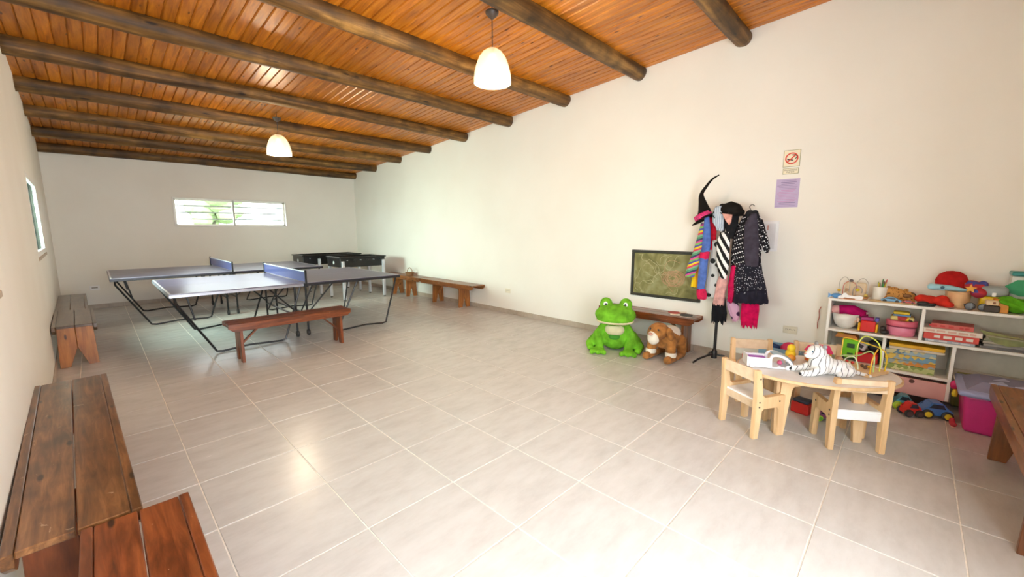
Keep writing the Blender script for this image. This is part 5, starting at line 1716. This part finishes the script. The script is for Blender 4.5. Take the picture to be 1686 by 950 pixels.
def middle_shelf():
    # white bowl with doll
    x, y, w = at_shelf(1370, 1416, Z2 + 0.10, 0.40)
    t = thing('white_bowl', 'white plastic bowl holding a doll on the middle shelf', 'bowl', (x, y, Z2))
    MB().lathe([(0, 0.0), (0.45, 0.0), (0.72, 0.03), (0.92, 0.085), (1.0, 0.135), (0.96, 0.135), (0.86, 0.085), (0.66, 0.036), (0, 0.008)], n=40, sx=0.11, sy=w / 2).build('bowl', mat('bowl_white', (0.78, 0.76, 0.72), 0.35), t, 'all')
    x2, y2, w2 = at_shelf(1369, 1424, Z2 + 0.15, 0.42)
    t = thing('pink_doll', 'doll in a magenta dress with pale pink cap lying in the white bowl', 'doll', (x2, y2, Z2 + 0.095))
    mg = cl('doll_magenta', 0.52, 0.005, 0.13)
    blob('dress', mg, t, [('t', [(0, 0.04, 0.065), (0, -0.04, 0.065), (0, -w2 * 0.40, 0.05)], (0.045, 0.052, 0.035))], 0.008, 3)
    MB().ell((-0.01, w2 * 0.36, 0.06), (0.042, 0.042, 0.044), None, 20, 14).build('head', C('doll_pink', 0.74, 0.40, 0.38), t, 'all')
    MB().ell((-0.02, -0.01, 0.008), (0.05, 0.08, 0.03), None, 20, 12).build('white_collar', C('doll_white', 0.74, 0.66, 0.66), t, 'all')
    for k in range(5):
        a = k * 1.257
        MB().ell((-0.066, -0.07 + 0.016 * math.cos(a), -0.002 + 0.016 * math.sin(a)), (0.006, 0.010, 0.010), None, 10, 8).build('flower_petal', C('petal_cream', 0.72, 0.5, 0.36), t, 'all')
    # red crate with yellow ends, purple box, magenta bag
    x, y, w = at_shelf(1413, 1446, Z2 + 0.04, 0.25)
    t = thing('red_toy_crate', 'red toy crate with yellow ends on the middle shelf', 'toy', (x, y, Z2))
    MB().box((0, 0, 0.052), (0.10, w * 0.74, 0.092), bev=0.004).build('crate', C('crate_red', 0.68, 0.015, 0.012, 0.35), t)
    for s in (-1, 1):
        MB().box((0, s * w * 0.43, 0.04), (0.09, w * 0.13, 0.075), bev=0.006).build('yellow_end', C('crate_yellow', 0.78, 0.44, 0.01, 0.35), t)
    for k in range(4):
        MB().box((-0.051, (k - 1.5) * w * 0.17, 0.052), (0.004, w * 0.03, 0.07)).build('rib', C('crate_red', 0.68, 0.015, 0.012), t)
    t = thing('purple_box', 'magenta and purple little box on top of the red crate', 'box', (x, y - 0.0, Z2 + 0.0985))
    MB().box((0.01, 0.01, 0.014), (0.07, w * 0.62, 0.027), bev=0.003).build('carton', C('purple_carton', 0.36, 0.02, 0.16), t)
    MB().box((0.01, -w * 0.40, 0.014), (0.07, w * 0.2, 0.03), bev=0.003).build('blue_end', C('blue_carton', 0.12, 0.10, 0.42), t)
    x, y, w = at_shelf(1419, 1433, Z2 + 0.12, 0.55)
    t = thing('magenta_boot', 'magenta doll boot between the bowl and the red crate', 'shoe', (x + 0.02, y, Z2))
    blob('boot', C('boot_magenta', 0.45, 0.005, 0.14), t, [('t', [(0, 0.015, 0.145), (0, 0.0, 0.07), (0, 0, 0.03)], (0.024, 0.024, 0.028)), ('e', (-0.02, -0.01, 0.025), (0.04, 0.026, 0.024))], 0.006, 2)
    MB().lathe([(0.028, 0), (0.03, 0.015), (0.028, 0.02)], (0, 0.014, 0.135), 16).build('cuff', C('boot_cuff', 0.7, 0.5, 0.5), t, 'all')
    x, y, w = at_shelf(1447, 1464, Z2, 0.12)
    t = thing('black_toy_boot', 'small black toy at the front of the middle shelf beside the pink tin', 'toy', (x, y, Z2))
    blob('boot', M_DARK, t, [('e', (0, 0, 0.022), (0.03, w * 0.48, 0.022)), ('e', (0.01, 0.012, 0.045), (0.022, 0.022, 0.026))], 0.005, 2)
    # pink tin with books of toys
    x, y, w = at_shelf(1458, 1510, Z2 + 0.06, 0.38)
    t = thing('pink_tin', 'round pink box with dark red rim on the middle shelf', 'box', (x, y, Z2))
    R = w / 2
    MB().lathe([(0, 0.0), (R * 0.84, 0.0), (R * 0.9, 0.01), (R * 0.94, 0.085), (R * 0.9, 0.088), (0, 0.088)], n=40, sx=0.9).build('tin', C('tin_pink', 0.74, 0.22, 0.34, 0.35), t, 'all')
    MB().lathe([(R * 0.92, 0.072), (R * 0.99, 0.076), (R * 1.02, 0.125), (R * 0.96, 0.128), (0, 0.12)], n=40, sx=0.9).build('lid', C('tin_lid', 0.66, 0.13, 0.20, 0.35), t, 'all')
    MB().lathe([(R * 0.995, 0.074), (R * 1.01, 0.078), (R * 1.0, 0.083)], n=40, sx=0.9).build('rim', C('tin_rim', 0.22, 0.01, 0.04), t, 'all')
    t = thing('play_mat_stack', 'yellow and red padded toy stacked on the pink tin', 'toy', (x, y, Z2 + 0.129))
    pm = patches('quilt_cloth', [(0.70, 0.45, 0.02), (0.40, 0.03, 0.03), (0.62, 0.50, 0.18), (0.10, 0.05, 0.03)], 24)
    MB().box((0, 0, 0.018), (0.13, w * 0.74, 0.036), bev=0.014, seg=3).build('lower_pad', pm, t, True)
    MB().box((0, 0.005, 0.044), (0.10, w * 0.56, 0.016), bev=0.007, seg=2).build('blue_pad', C('pad_blue', 0.10, 0.22, 0.42), t, True)
    MB().box((0, 0.008, 0.062), (0.10, w * 0.52, 0.022), bev=0.010, seg=3).build('upper_pad', C('pad_yellow', 0.70, 0.50, 0.03), t, True)
    # books
    zz = Z2
    x, y, w = at_shelf(1521, 1606, Z2 + 0.02, 0.35)
    book('thin pale blue book at the bottom of the book stack', (x, y + 0.0, zz), 0.0, w * 0.95, 0.20, 0.022, (0.40, 0.45, 0.52), title=(0.7, 0.7, 0.72))
    zz += 0.0225
    x, y, w = at_shelf(1520, 1609, zz + 0.03, 0.35)
    book('thick red book with white print, second from the bottom of the stack', (x, y, zz), 0.02, w, 0.22, 0.05, (0.60, 0.05, 0.03), title=(0.75, 0.68, 0.62))
    zz += 0.0505
    x, y, w = at_shelf(1521, 1616, zz + 0.02, 0.36)
    book('white book lying below the top red book in the stack', (x, y, zz), -0.02, w, 0.22, 0.036, (0.76, 0.68, 0.60), title=(0.66, 0.40, 0.32))
    zz += 0.0365
    x, y, w = at_shelf(1531, 1604, zz + 0.02, 0.40)
    book('red book with pale cover on top of the book stack', (x + 0.01, y - 0.005, zz), -0.06, w * 0.95, 0.19, 0.034, (0.58, 0.10, 0.08), title=(0.50, 0.02, 0.02))
    # folders and magazines
    x, y, w = at_shelf(1612, 1700, Z2 + 0.02, 0.42)
    zz = Z2
    cols = [(0.13, 0.12, 0.12), (0.32, 0.30, 0.28), (0.50, 0.44, 0.34), (0.28, 0.27, 0.16), (0.42, 0.36, 0.24)]
    labs = ['dark folder at the bottom of the magazine pile', 'grey magazine second from the bottom of the pile', 'tan magazine in the middle of the pile', 'olive magazine second from the top of the pile', 'brown magazine on top of the pile']
    for k in range(5):
        h = 0.018
        book(labs[k], (x + 0.005 * k, y - 0.005 * (k % 2), zz), 0.03 * (k - 2) * (-1) ** k, w * (0.98 - 0.02 * k), 0.22, h, cols[k], group='magazines on the middle shelf')
        zz += h + 0.0005
    t = thing('green_pennant', 'olive green cloth sheet hanging over the magazine pile', 'cloth', (x - 0.09, y, zz))
    m, nt, b = _new('olive_cloth')
    out = [(w * 0.58, 0.045), (-w * 0.48, 0.005), (-w * 0.48, -0.03), (0.0, -0.055), (w * 0.25, -0.04)]
    MB().prism(out, -0.0425, -0.035, 'yz').build('sheet', C('olive_sheet', 0.24, 0.25, 0.10, 0.8, var=0.4), t)
    MB().box((0.0, 0, 0.006), (0.15, w * 0.9, 0.01), (0.06, 0, 0)).build('cover', C('olive_cover', 0.33, 0.31, 0.2), t)


middle_shelf()


def lower_shelf():
    # behind the bead maze: green truck, grey robot, black ball, red case
    x, y, w = at_shelf(1386, 1414, Z3 + 0.08, 0.40)
    t = thing('green_toy_truck', 'lime green toy truck in the lower left shelf compartment', 'toy vehicle', (x, y, Z3))
    gr = C('truck_green', 0.18, 0.56, 0.02, 0.35)
    MB().box((0, 0, 0.105), (0.12, w, 0.17), bev=0.006).build('cab', gr, t)
    MB().box((-0.061, -0.005, 0.135), (0.003, w * 0.45, 0.04), bev=0.003).build('window', C('truck_window', 0.02, 0.06, 0.02), t)
    MB().box((-0.061, -0.005, 0.06), (0.003, w * 0.35, 0.02), bev=0.003).build('grille', C('truck_grille', 0.02, 0.1, 0.02), t)
    for s in (-1, 1):
        MB().lathe([(0, -0.012), (0.022, -0.012), (0.024, 0), (0.022, 0.012), (0, 0.012)], (-0.05, s * w * 0.38, 0.024), 16, (PI / 2, 0, 0)).build('wheel', M_DARK, t, True)
    x, y, w = at_shelf(1378, 1413, Z3 + 0.2, 0.55)
    t = thing('orange_toy_roof', 'orange and yellow toy roof resting on the green truck', 'toy', (x, y, Z3 + 0.191))
    MB().prism([(w * 0.55, 0), (-w * 0.55, 0), (-w * 0.4, 0.03), (w * 0.45, 0.035)], -0.06, 0.06, 'yz').build('roof', C('roof_orange', 0.62, 0.20, 0.03), t)
    MB().box((0.0, w * 0.3, 0.0375), (0.1, w * 0.3, 0.006)).build('ridge', C('roof_yellow', 0.75, 0.42, 0.02), t)
    x, y, w = at_shelf(1414, 1440, Z3 + 0.15, 0.5)
    t = thing('red_toy_case', 'red toy case in the lower left shelf compartment', 'case', (x - 0.03, y - 0.01, Z3))
    MB().box((0, 0, 0.045), (0.13, 0.16, 0.088), bev=0.008).build('case', C('case_red', 0.55, 0.015, 0.02, 0.35), t)
    MB().tube(spline([(-0.04, 0.03, 0.088), (-0.04, 0.02, 0.10), (-0.04, -0.02, 0.10), (-0.04, -0.03, 0.088)], 4), 0.004, 6).build('handle', M_DARK, t, True)
    t = thing('grey_robot', 'pale grey toy robot on top of the red case', 'toy', (x - 0.04, y + 0.04, Z3 + 0.0895), 0.2)
    MB().box((0, 0, 0.05), (0.07, 0.085, 0.06), (0.5, 0, 0), bev=0.008).build('head', C('robot_grey', 0.50, 0.42, 0.42), t)
    MB().box((-0.037, 0.005, 0.055), (0.004, 0.045, 0.03), (0.5, 0, 0), bev=0.003).build('visor', C('robot_visor', 0.04, 0.02, 0.02), t)
    MB().ell((0, -0.045, 0.07), (0.018, 0.022, 0.016), None, 14, 10).build('ear_pad', C('robot_mint', 0.35, 0.62, 0.40), t, 'all')
    t = thing('black_ball', 'black ball resting on the red case in the lower left compartment', 'ball', (x + 0.0, y - 0.062, Z3 + 0.0895))
    MB().ell((0, 0, 0.058), (0.058, 0.058, 0.058), None, 24, 16).build('ball', M_DARK, t, 'all')
    MB().lathe([(0, 0.114), (0.008, 0.114), (0.008, 0.119), (0, 0.12)], (0, 0, 0), 12).build('valve', C('valve_brass', 0.5, 0.33, 0.06), t, True)
    # cube compartment: stack of boxed puzzles
    yl, yr = -2.195 - 0.022, -2.60 + 0.022
    yc, w = (yl + yr) / 2, yl - yr
    rows = [('pale green puzzle box at the bottom of the cube compartment', [(0.45, 0.50, 0.20), (0.24, 0.32, 0.08), (0.62, 0.60, 0.30)], 0.050),
            ('orange and grey puzzle box second from the bottom of the compartment', [(0.62, 0.25, 0.04), (0.30, 0.36, 0.36), (0.62, 0.45, 0.10)], 0.040),
            ('blue and yellow puzzle box in the middle of the compartment', [(0.16, 0.32, 0.45), (0.66, 0.46, 0.08), (0.30, 0.36, 0.34)], 0.046),
            ('grey blue patterned puzzle box second from the top of the compartment', [(0.30, 0.42, 0.50), (0.58, 0.52, 0.28), (0.12, 0.20, 0.28)], 0.040),
            ('cream board game box just under the yellow one', [(0.62, 0.54, 0.42), (0.55, 0.44, 0.34)], 0.022),
            ('flat yellow box on top of the stack in the cube compartment', [(0.74, 0.42, 0.01), (0.68, 0.36, 0.01)], 0.028)]
    z = Z3
    for k, (lab, cs, h) in enumerate(rows):
        ww = w * (0.84 if k < 4 else 0.90)
        sh = 0.035 if k < 4 else 0.005
        t = thing('puzzle_box', lab, 'box', (4.47, yc + sh, z), random.uniform(-0.02, 0.02), 'boxes in the cube compartment')
        pm = patches('puzzle_print_%d' % k, cs, 34 if k < 4 else 6, 0.5)
        MB().box((0, 0, h / 2), (0.22, ww, h - 0.0015), bev=0.002).build('carton', pm, t)
        MB().box((0, 0, h - 0.006), (0.224, ww + 0.004, 0.009), bev=0.001).build('lid', pm, t)
        z += h
    # hanging cord on the wall left of the shelf
    c = P(1352, 505, x=XR - 0.012)
    o = MB().tube(spline([(0, 0, 0), (0, 0.012, -0.04), (0, 0.006, -0.10), (0, 0.014, -0.16), (0, 0.01, -0.22)], 5), 0.0035, 6).build('hanging_cord', C('cord_red', 0.45, 0.08, 0.06), None, True, c)
    tag(o, 'thin red cord hanging on the wall just left of the toy shelf', 'cord')


lower_shelf()


# ------------------------------------------------------------------ floor toys and storage bin
def floor_toys():
    c = P(1489, 661, z=0)
    toy_car('teal toy car with lime wheels on the floor under the shelf', (4.24, -2.36, 0), PI / 2 + 0.2, 0.13, 0.11, 0.12, (0.08, 0.32, 0.42), (0.35, 0.55, 0.02), 'toy cars on the floor', (0.62, 0.72, 0.05))
    toy_car('blue toy truck with yellow hubs on the floor in front of the pink drawer', (4.20, -2.535, 0), PI / 2 + 0.35, 0.19, 0.13, 0.125, (0.07, 0.22, 0.58), (0.03, 0.03, 0.03), 'toy cars on the floor', (0.75, 0.58, 0.03))
    t = toy_car('red toy car with black wheels touching the blue truck', (4.10, -2.405, 0), PI / 2 + 0.6, 0.12, 0.09, 0.11, (0.60, 0.03, 0.02), (0.03, 0.03, 0.03), 'toy cars on the floor', (0.08, 0.05, 0.05))
    # under the table
    c = P(1320, 679, z=0)
    t = thing('red_storage_case', 'red box with dark lid on the floor under the oval table', 'box', (c.x + 0.0, c.y, 0), -0.3)
    MB().box((0, 0, 0.045), (0.10, 0.13, 0.088), bev=0.008).build('box', C('box_red', 0.55, 0.02, 0.015, 0.4), t)
    MB().box((0, 0, 0.102), (0.09, 0.115, 0.026), bev=0.008).build('lid', C('box_lid', 0.03, 0.04, 0.07), t)
    c = P(1352, 692, z=0)
    toy_car('small purple toy car with lime wheels under the oval table', (c.x + 0.03, c.y, 0), 2.3, 0.13, 0.075, 0.08, (0.20, 0.05, 0.13), (0.35, 0.6, 0.03), 'toy cars on the floor', (0.10, 0.35, 0.03))
    # blue crate behind the rear chairs
    c = P(1275, 585, x=4.45)
    t = thing('blue_crate', 'pale blue open crate on the floor behind the rear chairs', 'crate', (4.45, -1.45, 0), 0.0)
    for (a, b) in (((-0.13, 0), (0.012, 0.34)), ((0.13, 0), (0.012, 0.34)), ((0, -0.17), (0.27, 0.012)), ((0, 0.17), (0.27, 0.012))):
        MB().box((a[0], a[1], 0.15), (b[0], b[1], 0.29), bev=0.003).build('side', C('crate_blue', 0.20, 0.36, 0.52, 0.4), t)
    MB().box((0, 0, 0.008), (0.25, 0.33, 0.014)).build('base', C('crate_blue', 0.20, 0.36, 0.52), t)
    t = thing('pink_cloth_toy', 'pink and dark blue cloth toy heaped in the pale blue crate', 'toy', (4.45, -1.46, 0.016))
    blob('cloth', cl('crate_pink', 0.62, 0.05, 0.14), t, [('e', (0, -0.05, 0.24), (0.09, 0.08, 0.09)), ('e', (0.0, -0.02, 0.11), (0.11, 0.14, 0.105))], 0.01, 2)
    MB().ell((-0.03, 0.08, 0.23), (0.08, 0.075, 0.07), None, 18, 12).build('blue_part', cl('crate_navy', 0.03, 0.07, 0.2), t, 'all')


floor_toys()


def storage_bin():
    x0, x1, y0, y1 = 3.985, 4.43, -2.655, -3.07
    cx, cy = (x0 + x1) / 2, (y0 + y1) / 2
    h = 0.285
    t = thing('storage_bin', 'large pink plastic storage bin with lavender lid beside the bench end', 'storage bin', (cx, cy, 0))
    W, D = x1 - x0, y0 - y1
    pk = C('bin_pink', 0.62, 0.035, 0.22, 0.3)
    MB().box((0, 0, h / 2), (W, D, h), bev=0.03, seg=4, taper=0.88).build('tub', pk, t, True)
    lv = C('bin_lavender', 0.34, 0.37, 0.62, 0.35)
    MB().box((0, 0, h + 0.012), (W + 0.06, D + 0.055, 0.045), bev=0.02, seg=3).build('lid', lv, t, True)
    rim = MB()
    # raised roof-like top
    a, b = W / 2 - 0.01, D / 2 - 0.01
    vs = [rim.bm.verts.new(v) for v in ((-a, -b, h + 0.034), (a, -b, h + 0.034), (a, b, h + 0.034), (-a, b, h + 0.034), (-a * 0.55, -b * 0.6, h + 0.085), (a * 0.55, -b * 0.6, h + 0.085), (a * 0.55, b * 0.6, h + 0.085), (-a * 0.55, b * 0.6, h + 0.085))]
    for f in ((0, 1, 5, 4), (1, 2, 6, 5), (2, 3, 7, 6), (3, 0, 4, 7), (4, 5, 6, 7), (3, 2, 1, 0)):
        rim.bm.faces.new([vs[k] for k in f])
    rim.build('lid_dome', C('bin_lid_shaded', 0.24, 0.24, 0.38, 0.4), t)  # greyer lavender paints the shaded part of the lid
    for (pts) in ([(-0.13, 0.09), (-0.03, 0.02), (-0.11, 0.0)], [(-0.02, 0.06), (0.08, 0.0), (0.02, -0.02)], [(-0.12, -0.03), (-0.04, -0.12), (-0.12, -0.13)]):  # sunlight patches on the lid, put in as raised lighter triangles
        MB().prism(pts, h + 0.0845, h + 0.089, 'xy').build('lid_sun_patch', C('sun_patch_lilac', 0.58, 0.60, 0.80, 0.4), t)
    # toy dangling at the shelf corner and red cloth below the bin
    c = P(1571, 633, x=4.30)
    t = thing('rattle', 'magenta and yellow rattle hanging at the shelf upright by the bin', 'toy', (4.31, -2.628, 0.20))
    MB().ell((0, 0, 0.055), (0.016, 0.024, 0.036), None, 16, 10).build('head', C('rattle_pink', 0.64, 0.02, 0.15), t, 'all')
    MB().lathe([(0, -0.04), (0.014, -0.035), (0.018, -0.01), (0.010, 0.02), (0, 0.022)], (0, -0.008, 0), 14).build('bell', C('rattle_yellow', 0.74, 0.6, 0.03), t, 'all')
    MB().tube([(0.006, 0, 0.09), (0.008, 0.01, 0.13)], 0.003, 6).build('string', C('rattle_string', 0.6, 0.5, 0.4), t)
    t = thing('pink_doll_shoe', 'small red and pink cloth shoe on the floor left of the bin', 'shoe', (4.07, -2.635, 0), 0.3)
    blob('upper', cl('shoe_red', 0.60, 0.06, 0.08), t, [('e', (0, 0, 0.018), (0.032, 0.018, 0.018)), ('e', (0.022, 0.0, 0.03), (0.018, 0.016, 0.03))], 0.004, 2)
    MB().box((0.006, 0, 0.0025), (0.075, 0.032, 0.005), bev=0.002).build('sole', C('shoe_sole', 0.7, 0.5, 0.45), t)
    t = thing('leafy_playmat', 'green and yellow folded play mat behind the storage bin', 'mat', (4.585, -2.84, 0))
    MB().box((0, 0, 0.145), (0.05, 0.40, 0.28), (0, 0.08, 0), bev=0.015).build('folded_mat', patches('leaf_mat', [(0.45, 0.36, 0.10), (0.03, 0.14, 0.09), (0.30, 0.26, 0.08)], 9), t)
    MB().box((0.012, 0.0, 0.29), (0.05, 0.38, 0.02), bev=0.006).build('hem', C('mat_hem', 0.4, 0.35, 0.12), t)


storage_bin()


# small wicker handle and ball on the far right bench
def far_bench_items():
    t = thing('small_basket', 'small brown basket on the farther right bench behind the football table', 'basket', (4.50, 5.55, 0.4505))
    MB().lathe([(0, 0), (0.08, 0), (0.10, 0.07), (0.095, 0.07), (0.075, 0.008), (0, 0.008)], n=24).build('bowl', C('basket_brown', 0.25, 0.12, 0.05, 0.8), t, True)
    MB().tube(spline([(0, 0.097, 0.06), (0, 0.08, 0.13), (0, 0, 0.17), (0, -0.08, 0.13), (0, -0.097, 0.06)], 5), 0.008, 6).build('handle', C('basket_brown', 0.25, 0.12, 0.05), t, True)


far_bench_items()
